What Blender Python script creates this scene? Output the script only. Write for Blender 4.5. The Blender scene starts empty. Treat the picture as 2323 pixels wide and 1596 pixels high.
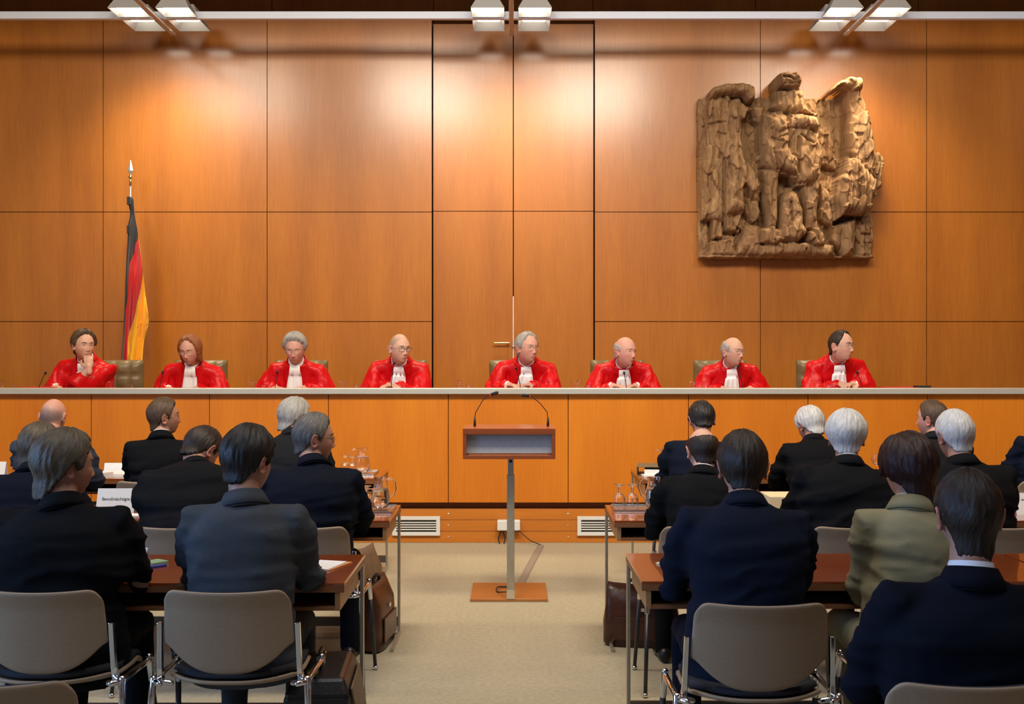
import bpy, math, random
import numpy as np
from mathutils import Vector, Matrix, noise
from mathutils.bvhtree import BVHTree
R = math.radians
SC = bpy.context.scene
COL = SC.collection

# ------------------------------------------------------------------ camera
CH, FPX, CX, CY = 1.58, 2600.0, 1161.5, 798.0
cam_d = bpy.data.cameras.new('camera')
cam_d.sensor_width = 36.0
cam_d.lens = FPX / 2323.0 * 36.0
cam_d.clip_end = 100
cam = bpy.data.objects.new('camera', cam_d)
COL.objects.link(cam)
cam.location = (0, 0, CH)
cam.rotation_euler = (R(90), 0, 0)
SC.camera = cam

def at(px, py, D):
    return Vector(((px - CX) * D / FPX, D, CH - (py - CY) * D / FPX))
def atx(px, D): return (px - CX) * D / FPX
def atz(py, D): return CH - (py - CY) * D / FPX

# ------------------------------------------------------------------ world and light
SC.view_settings.view_transform = 'Standard'
SC.view_settings.look = 'None'
SC.view_settings.exposure = 0.0
SC.view_settings.gamma = 1.0
SC.view_settings.use_curve_mapping = False
wd = bpy.data.worlds.new('world'); SC.world = wd
wd.use_nodes = True
wd.node_tree.nodes['Background'].inputs[0].default_value = (0.55, 0.7, 1.0, 1)
wd.node_tree.nodes['Background'].inputs[1].default_value = 0.3

WALL_Y, BENCH_Y, POD = 11.6, 9.45, 0.45
CEIL = 6.0
def area(name, loc, rot, sx, sy, power, color, spread=None):
    l = bpy.data.lights.new(name, 'AREA'); l.shape = 'RECTANGLE'
    l.size = sx; l.size_y = sy; l.energy = power; l.color = color
    if spread: l.spread = R(spread)
    o = bpy.data.objects.new(name, l); COL.objects.link(o)
    o.location = loc; o.rotation_euler = tuple(R(a) for a in rot)
    return o
SKY = (0.80, 0.90, 1.0)
# daylight through the roof light, the side windows and the windows behind the public
area('roof_daylight', (0.0, 2.2, CEIL + .05), (0, 0, 0), 3.6, 3.4, 110, (0.95, 0.96, 1.0))
area('left_window_daylight', (-6.75, 2.0, 2.6), (0, -90, 0), 3.0, 4.4, 250, (0.28, 0.52, 1.0), 130)
WARM = (1.0, 0.80, 0.56)
def aim(o, target):
    o.rotation_euler = (Vector(target) - o.location).to_track_quat('-Z', 'Y').to_euler(); return o
# floodlights on the ceiling over the front rows (out of frame), aimed at the bench
for sx, pw in ((-4.2, 78), (-1.35, 128), (1.3, 128), (4.2, 78)):
    aim(area('bench_floodlight', (sx, 5.0, 5.65), (0, 0, 0), 1.5, 1.0, pw, (1.0, .86, .68), 140), (sx * .95, 10.0, 1.0))

# ------------------------------------------------------------------ materials
MATS = {}
def mat(name, color, rough=.5, metal=0., spec=.5, var=0., vscale=8., stretch=(1, 1, 1), bump=0., bscale=60., bstretch=None,
        trans=0., ior=1.45, emis=None, estr=0., attr=None, sheen=0., aniso=0., coat=0., coat_r=.1, alpha=1., color2=None):
    if name in MATS: return MATS[name]
    m = bpy.data.materials.new(name); m.use_nodes = True
    nt = m.node_tree; b = nt.nodes['Principled BSDF']; L = nt.links.new
    b.inputs['Base Color'].default_value = (*color, 1)
    b.inputs['Roughness'].default_value = rough
    b.inputs['Metallic'].default_value = metal
    b.inputs['Specular IOR Level'].default_value = spec
    b.inputs['IOR'].default_value = ior
    b.inputs['Transmission Weight'].default_value = trans
    b.inputs['Sheen Weight'].default_value = sheen
    b.inputs['Coat Weight'].default_value = coat
    b.inputs['Coat Roughness'].default_value = coat_r
    b.inputs['Alpha'].default_value = alpha
    if emis:
        b.inputs['Emission Color'].default_value = (*emis, 1)
        b.inputs['Emission Strength'].default_value = estr
    tc = nt.nodes.new('ShaderNodeTexCoord')
    def noise_node(scale, st, detail=4):
        mp = nt.nodes.new('ShaderNodeMapping'); mp.inputs['Scale'].default_value = st
        n = nt.nodes.new('ShaderNodeTexNoise'); n.inputs['Scale'].default_value = scale; n.inputs['Detail'].default_value = detail
        L(tc.outputs['Object'], mp.inputs[0]); L(mp.outputs[0], n.inputs[0]); return n
    src = None
    if attr:
        a = nt.nodes.new('ShaderNodeAttribute'); a.attribute_name = attr; src = a.outputs['Color']
        L(src, b.inputs['Base Color'])
    if var > 0:
        n = noise_node(vscale, stretch)
        r = nt.nodes.new('ShaderNodeMapRange'); r.inputs[1].default_value = .3; r.inputs[2].default_value = .7
        L(n.outputs['Fac'], r.inputs[0])
        mx = nt.nodes.new('ShaderNodeMix'); mx.data_type = 'RGBA'
        c2 = color2 if color2 else tuple(c * (1 - var) for c in color)
        mx.inputs[6].default_value = (*c2, 1)
        mx.inputs[7].default_value = (*(color if color2 else [min(1, c * (1 + var)) for c in color]), 1)
        L(r.outputs[0], mx.inputs[0])
        if attr:
            mx.blend_type = 'MULTIPLY'; mx.inputs[0].default_value = 1
            nt.links.remove(mx.inputs[0].links[0])
            r.inputs[3].default_value = 1 - var; r.inputs[4].default_value = 1 + var
            L(src, mx.inputs[6])
            L(r.outputs[0], mx.inputs[7])
        L(mx.outputs[2], b.inputs['Base Color'])
    if bump > 0:
        n = noise_node(bscale, bstretch or stretch)
        bp = nt.nodes.new('ShaderNodeBump'); bp.inputs['Strength'].default_value = bump; bp.inputs['Distance'].default_value = .01
        L(n.outputs['Fac'], bp.inputs['Height']); L(bp.outputs[0], b.inputs['Normal'])
    MATS[name] = m
    return m

def wood(name, ca, cb, rough=.35, sx=16., sy=16., sz=.7, scale=6., spec=.5, bump=.03, fine=.5, coat=0.0, coat_r=.1):
    """veneer with a fine straight grain running along local z (or the low-scale axis)"""
    if name in MATS: return MATS[name]
    m = bpy.data.materials.new(name); m.use_nodes = True
    nt = m.node_tree; b = nt.nodes['Principled BSDF']; L = nt.links.new
    tc = nt.nodes.new('ShaderNodeTexCoord')
    mp = nt.nodes.new('ShaderNodeMapping'); mp.inputs['Scale'].default_value = (sx, sy, sz)
    L(tc.outputs['Object'], mp.inputs[0])
    n1 = nt.nodes.new('ShaderNodeTexNoise'); n1.inputs['Scale'].default_value = scale; n1.inputs['Detail'].default_value = 5
    n1.inputs['Roughness'].default_value = .7
    mp2 = nt.nodes.new('ShaderNodeMapping'); mp2.inputs['Scale'].default_value = (sx * .09, sy * .09, sz * .35)
    L(tc.outputs['Object'], mp2.inputs[0])
    n2 = nt.nodes.new('ShaderNodeTexNoise'); n2.inputs['Scale'].default_value = 2.2; n2.inputs['Detail'].default_value = 3
    L(mp.outputs[0], n1.inputs[0]); L(mp2.outputs[0], n2.inputs[0])
    ma = nt.nodes.new('ShaderNodeMath'); ma.operation = 'MULTIPLY_ADD'
    ma.inputs[1].default_value = fine
    L(n1.outputs['Fac'], ma.inputs[0])
    mb = nt.nodes.new('ShaderNodeMath'); mb.operation = 'MULTIPLY'; mb.inputs[1].default_value = 1 - fine
    L(n2.outputs['Fac'], mb.inputs[0]); L(mb.outputs[0], ma.inputs[2])
    r = nt.nodes.new('ShaderNodeMapRange'); r.inputs[1].default_value = .36; r.inputs[2].default_value = .64
    L(ma.outputs[0], r.inputs[0])
    mx = nt.nodes.new('ShaderNodeMix'); mx.data_type = 'RGBA'
    mx.inputs[6].default_value = (*ca, 1); mx.inputs[7].default_value = (*cb, 1)
    L(r.outputs[0], mx.inputs[0]); L(mx.outputs[2], b.inputs['Base Color'])
    b.inputs['Roughness'].default_value = rough
    b.inputs['Specular IOR Level'].default_value = spec
    b.inputs['Coat Weight'].default_value = coat
    b.inputs['Coat Roughness'].default_value = coat_r
    bp = nt.nodes.new('ShaderNodeBump'); bp.inputs['Strength'].default_value = bump; bp.inputs['Distance'].default_value = .004
    L(n1.outputs['Fac'], bp.inputs['Height']); L(bp.outputs[0], b.inputs['Normal'])
    MATS[name] = m
    return m

# ------------------------------------------------------------------ mesh builder
class M:
    def __init__(s): s.v = []; s.f = []; s.mi = []
    def add(s, v, f, mi=0):
        o = len(s.v); s.v += [tuple(p) for p in v]
        s.f += [tuple(i + o for i in q) for q in f]; s.mi += [mi] * len(f)
        return s
    def box(s, x0, x1, y0, y1, z0, z1, mi=0, mtx=None):
        v = [(x, y, z) for z in (z0, z1) for y in (y0, y1) for x in (x0, x1)]
        if mtx: v = [mtx @ Vector(p) for p in v]
        return s.add(v, [(0, 2, 3, 1), (4, 5, 7, 6), (0, 1, 5, 4), (2, 6, 7, 3), (0, 4, 6, 2), (1, 3, 7, 5)], mi)
    def prism(s, poly, axis, a, b, mi=0):
        """poly of 2d points extruded along axis (0 x, 1 y, 2 z) from a to b"""
        def P(p, t):
            if axis == 0: return (t, p[0], p[1])
            if axis == 1: return (p[0], t, p[1])
            return (p[0], p[1], t)
        n = len(poly)
        v = [P(p, a) for p in poly] + [P(p, b) for p in poly]
        f = [tuple(range(n))[::-1], tuple(range(n, 2 * n))] + [(i, (i + 1) % n, n + (i + 1) % n, n + i) for i in range(n)]
        return s.add(v, f, mi)
    def loft(s, rings, cap=True, closed=True, mi=0):
        n = len(rings[0]); v = [p for r in rings for p in r]; f = []
        for k in range(len(rings) - 1):
            for i in range(n if closed else n - 1):
                j = (i + 1) % n
                f.append((k * n + i, k * n + j, (k + 1) * n + j, (k + 1) * n + i))
        if cap and closed:
            f.append(tuple(range(n))[::-1]); f.append(tuple(range((len(rings) - 1) * n, len(rings) * n)))
        return s.add(v, f, mi)
    def tube(s, pts, radii, n=12, round_ends=True, flat=1.0, mi=0, up=None):
        pts = [Vector(p) for p in pts]
        if not hasattr(radii, '__len__'): radii = [radii] * len(pts)
        P, Rr = list(pts), list(radii)
        if round_ends:
            d0 = (P[0] - P[1]).normalized(); d1 = (P[-1] - P[-2]).normalized()
            a = [(P[0] + d0 * Rr[0] * q, Rr[0] * w) for q, w in ((.98, .2), (.75, .66), (.4, .92))]
            z = [(P[-1] + d1 * Rr[-1] * q, Rr[-1] * w) for q, w in ((.4, .92), (.75, .66), (.98, .2))]
            P = [x[0] for x in a] + P + [x[0] for x in z]; Rr = [x[1] for x in a] + Rr + [x[1] for x in z]
        rings = []; nrm = None
        for i, p in enumerate(P):
            t = (P[min(i + 1, len(P) - 1)] - P[max(i - 1, 0)]).normalized()
            if nrm is None:
                ref = Vector(up) if up else (Vector((0, 0, 1)) if abs(t.z) < .9 else Vector((0, 1, 0)))
                nrm = (ref - t * ref.dot(t)).normalized()
            else:
                nrm = (nrm - t * nrm.dot(t)).normalized()
            bn = t.cross(nrm)
            rings.append([p + (nrm * math.cos(a) * flat + bn * math.sin(a)) * Rr[i] for a in (2 * math.pi * k / n for k in range(n))])
        return s.loft(rings, mi=mi)
    def ell(s, c, r, mtx=None, n=16, m=10, mi=0):
        c = Vector(c); rings = []
        for k in range(1, m):
            t = math.pi * k / m
            rings.append([Vector((r[0] * math.sin(t) * math.cos(a), r[1] * math.sin(t) * math.sin(a), -r[2] * math.cos(t)))
                          for a in (2 * math.pi * i / n for i in range(n))])
        rings = [[(mtx @ p if mtx else p) + c for p in rg] for rg in rings]
        return s.loft(rings, mi=mi)
    def lathe(s, prof, c=(0, 0, 0), n=24, cap=False, mi=0):
        rings = [[(c[0] + r * math.cos(a), c[1] + r * math.sin(a), c[2] + z) for a in (2 * math.pi * k / n for k in range(n))] for r, z in prof]
        return s.loft(rings, cap=cap, mi=mi)
    def grid(s, rows, mi=0):
        return s.loft(rows, cap=False, closed=False, mi=mi)
    def mesh(s, name='m'):
        me = bpy.data.meshes.new(name); me.from_pydata(s.v, [], s.f); me.update()
        return me
    def build(s, name, mats, parent=None, smooth=False, bevel=0., loc=None, auto=None, sub=0, solid=0., weld=False):
        me = s.mesh(name)
        if not isinstance(mats, (list, tuple)): mats = [mats]
        for m in mats: me.materials.append(m)
        if len(mats) > 1: me.polygons.foreach_set('material_index', s.mi)
        if smooth: me.polygons.foreach_set('use_smooth', [True] * len(me.polygons))
        o = bpy.data.objects.new(name, me); COL.objects.link(o)
        if parent: o.parent = parent
        if loc: o.location = loc
        fix_normals(me)
        if solid:
            q = o.modifiers.new('solid', 'SOLIDIFY'); q.thickness = solid; q.offset = 0
        if bevel:
            q = o.modifiers.new('bevel', 'BEVEL'); q.width = bevel; q.segments = 2; q.limit_method = 'ANGLE'; q.angle_limit = R(40)
        if sub:
            q = o.modifiers.new('sub', 'SUBSURF'); q.levels = sub; q.render_levels = sub
        return o
import bmesh
def fix_normals(me):
    bm = bmesh.new(); bm.from_mesh(me)
    bmesh.ops.recalc_face_normals(bm, faces=bm.faces)
    bm.to_mesh(me); bm.free()

def empty(name, loc=(0, 0, 0), rz=0.):
    o = bpy.data.objects.new(name, None); COL.objects.link(o)
    o.location = loc; o.rotation_euler = (0, 0, rz); o.empty_display_size = .1
    return o
def tag(o, label=None, cat=None, group=None, kind=None):
    if label: o['label'] = label
    if cat: o['category'] = cat
    if group: o['group'] = group
    if kind: o['kind'] = kind
    return o
KIDS = {}
def copy_tree(o, parent=None):
    c = o.copy(); COL.objects.link(c)
    if parent: c.parent = parent
    for ch in list(o.children): copy_tree(ch, c)
    return c
def structure(o): o['kind'] = 'structure'; return o

def remeshed(b, voxel, smooth_it=3):
    """union of overlapping closed volumes -> one continuous mesh datablock"""
    me = b.mesh('tmp'); fix_normals(me)
    o = bpy.data.objects.new('tmp', me); COL.objects.link(o)
    q = o.modifiers.new('r', 'REMESH'); q.mode = 'VOXEL'; q.voxel_size = voxel; q.use_smooth_shade = True
    if smooth_it:
        w = o.modifiers.new('s', 'SMOOTH'); w.iterations = smooth_it; w.factor = .5
    dg = bpy.context.evaluated_depsgraph_get()
    out = bpy.data.meshes.new_from_object(o.evaluated_get(dg))
    bpy.data.objects.remove(o); bpy.data.meshes.remove(me)
    return out
def get_co(me):
    a = np.empty(len(me.vertices) * 3, dtype=np.float64); me.vertices.foreach_get('co', a); return a.reshape(-1, 3)
def set_co(me, a):
    me.vertices.foreach_set('co', a.reshape(-1)); me.update()
def get_no(me):
    a = np.empty(len(me.vertices) * 3, dtype=np.float64); me.vertices.foreach_get('normal', a); return a.reshape(-1, 3)
def set_attr(me, name, col):
    at_ = me.color_attributes.new(name, 'FLOAT_COLOR', 'POINT')
    c = np.ones((len(me.vertices), 4)); c[:, :3] = col
    at_.data.foreach_set('color', c.reshape(-1))
def link_mesh(name, me, m, parent=None, smooth=True):
    me.name = name; me.materials.clear(); me.materials.append(m)
    me.polygons.foreach_set('use_smooth', [smooth] * len(me.polygons))
    o = bpy.data.objects.new(name, me); COL.objects.link(o)
    if parent: o.parent = parent
    return o
# ------------------------------------------------------------------ shared materials
M_WALL = wood('wall_veneer', (.33, .105, .010), (.47, .165, .018), rough=.38, spec=.4, scale=7, sz=.5, coat=.8, coat_r=.2)
M_BENCH = wood('bench_veneer', (.56, .155, .008), (.70, .225, .013), rough=.42, scale=6, sz=.5)
M_PLINTH = wood('plinth_board', (.50, .16, .018), (.62, .215, .026), rough=.4, sx=.7, sz=16, scale=6)
M_TABLE = wood('table_top_wood', (.22, .042, .008), (.32, .068, .013), rough=.22, sx=.8, sy=14, sz=14, scale=5, spec=.5, bump=.006, coat=1., coat_r=.05)
M_TEDGE = wood('table_edge_wood', (.20, .075, .026), (.28, .11, .04), rough=.4, sx=.8, sy=14, sz=14, scale=5)
M_TSIDE = wood('table_side_wood', (.34, .17, .07), (.42, .22, .09), rough=.4, sx=14, sy=.8, sz=14, scale=5)
M_GAP = mat('dark_gap', (.02, .008, .004), .9)
M_CARPET = mat('carpet', (.46, .40, .28), .95, spec=.1, var=.10, vscale=40, bump=.5, bscale=350)
M_CHROME = mat('chrome', (.75, .76, .78), .12, 1.)
M_STEEL = mat('brushed_steel', (.50, .48, .40), .42, .8, var=.08, vscale=30)
M_DSTEEL = mat('dull_steel', (.20, .18, .15), .45, .8)
M_BLACK = mat('black_plastic', (.012, .012, .013), .45)
M_WHITE = mat('white_paint', (.75, .76, .74), .45)
M_ALU = mat('pale_metal_edge', (.60, .60, .54), .32, .35, var=.03, vscale=6)
M_PLASTER = mat('plaster', (.55, .50, .43), .9)
M_PAPER = mat('paper', (.80, .80, .80), .8)
M_BRASS = mat('brass', (.80, .58, .24), .25, 1.)

# ------------------------------------------------------------------ room shell
XW = 6.8; YB = -4.0
m = M(); m.box(-XW, XW, YB, WALL_Y + 1.2, -.1, 0)
structure(m.build('floor', M_CARPET))
# front wall: veneered boards on a dark ground, seams left open
seams_l = [-XW, atx(-140, WALL_Y), atx(234, WALL_Y), atx(606, WALL_Y), atx(980, WALL_Y)]
seams_r = [atx(1349, WALL_Y), atx(1725, WALL_Y), atx(2102, WALL_Y), atx(2478, WALL_Y), XW]
rows_z = [POD, atz(729, WALL_Y), atz(480.5, WALL_Y), 4.94]
m = M(); g = .0035
for ss in (seams_l, seams_r):
    for a, b_ in zip(ss, ss[1:]):
        for z0, z1 in zip(rows_z, rows_z[1:]):
            m.box(a + g, b_ - g, WALL_Y, WALL_Y + .04, z0 + g, z1 - g, 0)
m.box(-XW, seams_l[-1] - .012, WALL_Y + .03, WALL_Y + .2, 0, 4.93, 1)
m.box(seams_r[0] + .012, XW, WALL_Y + .03, WALL_Y + .2, 0, 4.93, 1)
m.box(-XW, XW, WALL_Y + .16, WALL_Y + .26, 0, 4.92, 1)
# the top of the wall is set back above a ledge to put it in shade
zz = [-XW, atx(-140, 12.3), atx(234, 12.3), atx(606, 12.3), atx(980, 12.3), atx(1349, 12.3), atx(1725, 12.3), atx(2102, 12.3), XW]
for a, b_ in zip(zz, zz[1:]):
    m.box(a + g, b_ - g, WALL_Y + .95, WALL_Y + 1.0, 4.80, CEIL, 0)
m.box(-XW, XW, WALL_Y + .99, WALL_Y + 1.1, 4.7, CEIL, 1)
structure(m.build('wall_front', [M_WALL, M_GAP]))
# double door set back in the middle of the front wall
xd0, xdm, xd1 = atx(981, WALL_Y), atx(1164.5, WALL_Y), atx(1348, WALL_Y)
DY = WALL_Y + .07
m = M()
for a, b_ in ((xd0 + .004, xdm - .005), (xdm + .005, xd1 - .004)):
    for z0, z1 in ((POD, atz(479, DY)), (atz(479, DY), 4.92)):
        m.box(a, b_, DY, DY + .045, z0 + g, z1 - g)
door = structure(m.build('door_1', M_WALL))
m = M(); hx = atx(1138, DY); hz = atz(778, DY)
m.tube([(hx - .075, DY - .055, hz), (hx + .078, DY - .055, hz)], .0095, 12)
m.tube([(hx + .062, DY - .055, hz), (hx + .062, DY - .002, hz)], .009, 10, False)
m.build('door_handle', M_BRASS, door, smooth=True)
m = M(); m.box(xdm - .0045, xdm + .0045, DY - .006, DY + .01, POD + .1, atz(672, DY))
m.build('door_daylight_strip', mat('gap_daylight_white', (.85, .88, .95), .25, .3), door, bevel=.001)  # bright strip coloured to stand for daylight between the door leaves
m = M(); m.lathe([(.0, 0), (.012, 0), (.012, .012), (0, .012)], n=12)
k = m.build('door_lock', M_CHROME, door, smooth=True); k.rotation_euler = (R(90), 0, 0); k.location = (xdm, DY - .004, atz(786, DY))

# other walls and ceiling
m = M()
m.box(-XW - .2, -XW, YB, WALL_Y + 1.2, 0, .9); m.box(-XW - .2, -XW, YB, WALL_Y + 1.2, 4.3, CEIL)
m.box(-XW - .2, -XW, YB, 0, .9, 4.3); m.box(-XW - .2, -XW, 6.4, WALL_Y + 1.2, .9, 4.3)
structure(m.build('wall_left', M_PLASTER))
m = M(); m.box(XW, XW + .2, YB, WALL_Y + 1.2, 0, CEIL)
structure(m.build('wall_right', M_WALL))
m = M(); m.box(-XW, XW, YB - .2, YB, 0, CEIL)
structure(m.build('wall_back', M_PLASTER))
m = M()   # ceiling with the opening of the roof light
m.box(-XW, -2.5, YB, WALL_Y + 1.2, CEIL, CEIL + .2); m.box(2.5, XW, YB, WALL_Y + 1.2, CEIL, CEIL + .2)
m.box(-2.5, 2.5, YB, .3, CEIL, CEIL + .2); m.box(-2.5, 2.5, 4.2, WALL_Y + 1.2, CEIL, CEIL + .2)
structure(m.build('ceiling', mat('ceiling_board', (.42, .36, .30), .8)))

m = M(); m.box(-XW, XW, 9.45, 9.55, 5.17, CEIL)  # unseen baffle, added to keep the floodlights off the upper wall
structure(m.build('added_baffle_1', mat('baffle_dark', (.10, .05, .025), .8)))

# ------------------------------------------------------------------ raised platform and the judges' bench
m = M(); m.box(-XW, XW, BENCH_Y + .12, WALL_Y, 0, POD)
structure(m.build('floor_platform', M_CARPET))
bench = empty('judges_bench', (0, BENCH_Y, 0))
tag(bench, "long orange veneered judges' bench with a pale metal top edge", 'bench')
zc0, zc1 = atz(893.5, 9.4), atz(880.5, 9.4)
zp = atz(1139, BENCH_Y)
bx = [atx(p, BENCH_Y) for p in (-610, -337, -65, 207, 475, 745, 1017, 1289, 1562, 1833, 2104, 2376, 2648)]
for a, b_ in zip(bx, bx[1:]):
    m = M(); m.box(a + .003, b_ - .003, 0, .03, zp, zc0 - .004)
    m.build('front_panel', M_BENCH, bench)
m = M(); m.box(bx[0], bx[-1], .03, .08, zp, zc0); m.build('frame', M_GAP, bench)
m = M()
m.box(bx[0], bx[-1], -.05, .13, zc0, zc1)
m.build('top_edge', M_ALU, bench, bevel=.003)
m = M(); m.box(bx[0], bx[-1], .13, .80, POD + .70, POD + .735); m.build('desktop', M_TABLE, bench, bevel=.002)
pl = []
for z0, z1 in ((atz(1230, 9.5), atz(1205, 9.5)), (atz(1204, 9.5), atz(1179, 9.5)), (atz(1178, 9.5), atz(1153, 9.5))):
    m = M(); m.box(bx[0], bx[-1], .05, .075, max(z0, 0), z1)
    m.build('plinth_board', M_PLINTH, bench, bevel=.001)
m = M(); m.box(bx[0], bx[-1], .075, .12, 0, zp + .02); m.build('plinth_core', mat('plinth_core', (.20, .05, .012), .6), bench)
for p in (475, 745, 1017, 1289, 1562, 1833):
    for q in (1165, 1191, 1217):
        m = M(); m.ell((atx(p, 9.5), .049, atz(q, 9.5)), (.006, .003, .006), n=8, m=6)
        m.build('screw', M_CHROME, bench)

# air vents in the plinth
def vent(px0, px1, label):
    D = 9.49
    x0, x1 = atx(px0, D), atx(px1, D); z0, z1 = atz(1214, D), atz(1170.5, D)
    r = empty('air_vent', ((x0 + x1) / 2, D, z0)); hw = (x1 - x0) / 2; h = z1 - z0
    tag(r, label, 'vent', 'air vents in the bench plinth')
    m = M()
    m.box(-hw, hw, -.012, .006, 0, .030); m.box(-hw, hw, -.012, .006, h - .030, h)
    m.box(-hw, -hw + .032, -.012, .006, .030, h - .030); m.box(hw - .032, hw, -.012, .006, .030, h - .030)
    m.build('vent_frame', M_WHITE, r, bevel=.002)
    m = M(); m.box(-hw + .03, hw - .03, .001, .006, .028, h - .028); m.build('vent_backing', M_BLACK, r)
    for k in range(4):
        zc = .030 + (h - .060) * (k + 1) / 5
        m = M(); m.box(-hw + .032, hw - .032, -.009, .0, zc - .0045, zc + .0045); m.build('slat', M_WHITE, r)
    return r
vent(890, 998.5, 'white slotted air vent left of the lectern pole, low in the bench plinth')
vent(1309.5, 1418, 'white slotted air vent right of the lectern pole, low in the bench plinth')

# ------------------------------------------------------------------ lighting rail and wall lamps
RY = 10.8
rz = atz(36, RY)
m = M(); m.box(-XW, XW, RY - .03, RY + .03, rz - .034, rz + .034)
o = m.build('lighting_rail', mat('rail_paint', (.66, .72, .84), .5), bevel=.003)
tag(o, 'long pale grey lighting rail crossing the top of the front wall', 'rail')
M_HOUS = mat('lamp_housing', (.50, .50, .49), .4, .25)
M_REFL = mat('lamp_reflector', (.80, .74, .60), .3, .4)
M_TUBE = mat('lamp_tube', (1, 1, 1), .4, emis=(1.0, .90, .74), estr=15.)
def lamp_cluster():
    r = empty('lamp_cluster', (0, RY, rz))
    m = M(); m.box(-.022, .022, -1.1, .46, -.06, -.034); m.build('cross_arm', mat('arm_paint', (.45, .40, .38), .45), r, bevel=.003)
    # four shades, open below, long lamps inside
    for sx in (-1, 1):
        for (y0, y1) in ((-.34, -.05), (.05, .42)):
            xa, xb = sx * .065, sx * .37
            x0, x1 = min(xa, xb), max(xa, xb)
            zt, zb = .15, -.025
            yc = (y0 + y1) / 2
            ins = .09
            m = M()
            top = [(x0 + ins, y0 + ins, zt), (x1 - ins, y0 + ins, zt), (x1 - ins, y1 - ins, zt), (x0 + ins, y1 - ins, zt)]
            bot = [(x0, y0, zb), (x1, y0, zb), (x1, y1, zb), (x0, y1, zb)]
            m.add(top + bot, [(0, 1, 2, 3), (0, 4, 5, 1), (1, 5, 6, 2), (2, 6, 7, 3), (3, 7, 4, 0)])
            sh = m.build('lamp_shade', M_HOUS, r, solid=.006)
            m = M()
            for ty in (((yc - .05), (yc + .07)) if y0 < 0 else (yc - .06,)):
                m.tube([(x0 + .06, ty, .02), (x1 - .06, ty, .02)], .024, 12)
            m.build('lamp_tube', M_TUBE, sh, smooth=True)
    return r
for px in (1160, 362, 1950):   # the light these clusters throw down the wall
    area('cluster_light', (atx(px, RY), RY - .05, rz - .10), (8, 0, 0), .62, .7, 38, WARM, 118)
lc = lamp_cluster()
lc.location.x = atx(1160, RY)
tag(lc, 'four-shade lamp cluster on the rail above the double door', 'lamp', 'lamp clusters on the rail')
for px, lb in ((362, 'left-hand four-shade lamp cluster on the rail, above the flag side'), (1950, 'right-hand four-shade lamp cluster on the rail, above the carved eagle')):
    c = copy_tree(lc); c.location.x = atx(px, RY); c['label'] = lb
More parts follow.
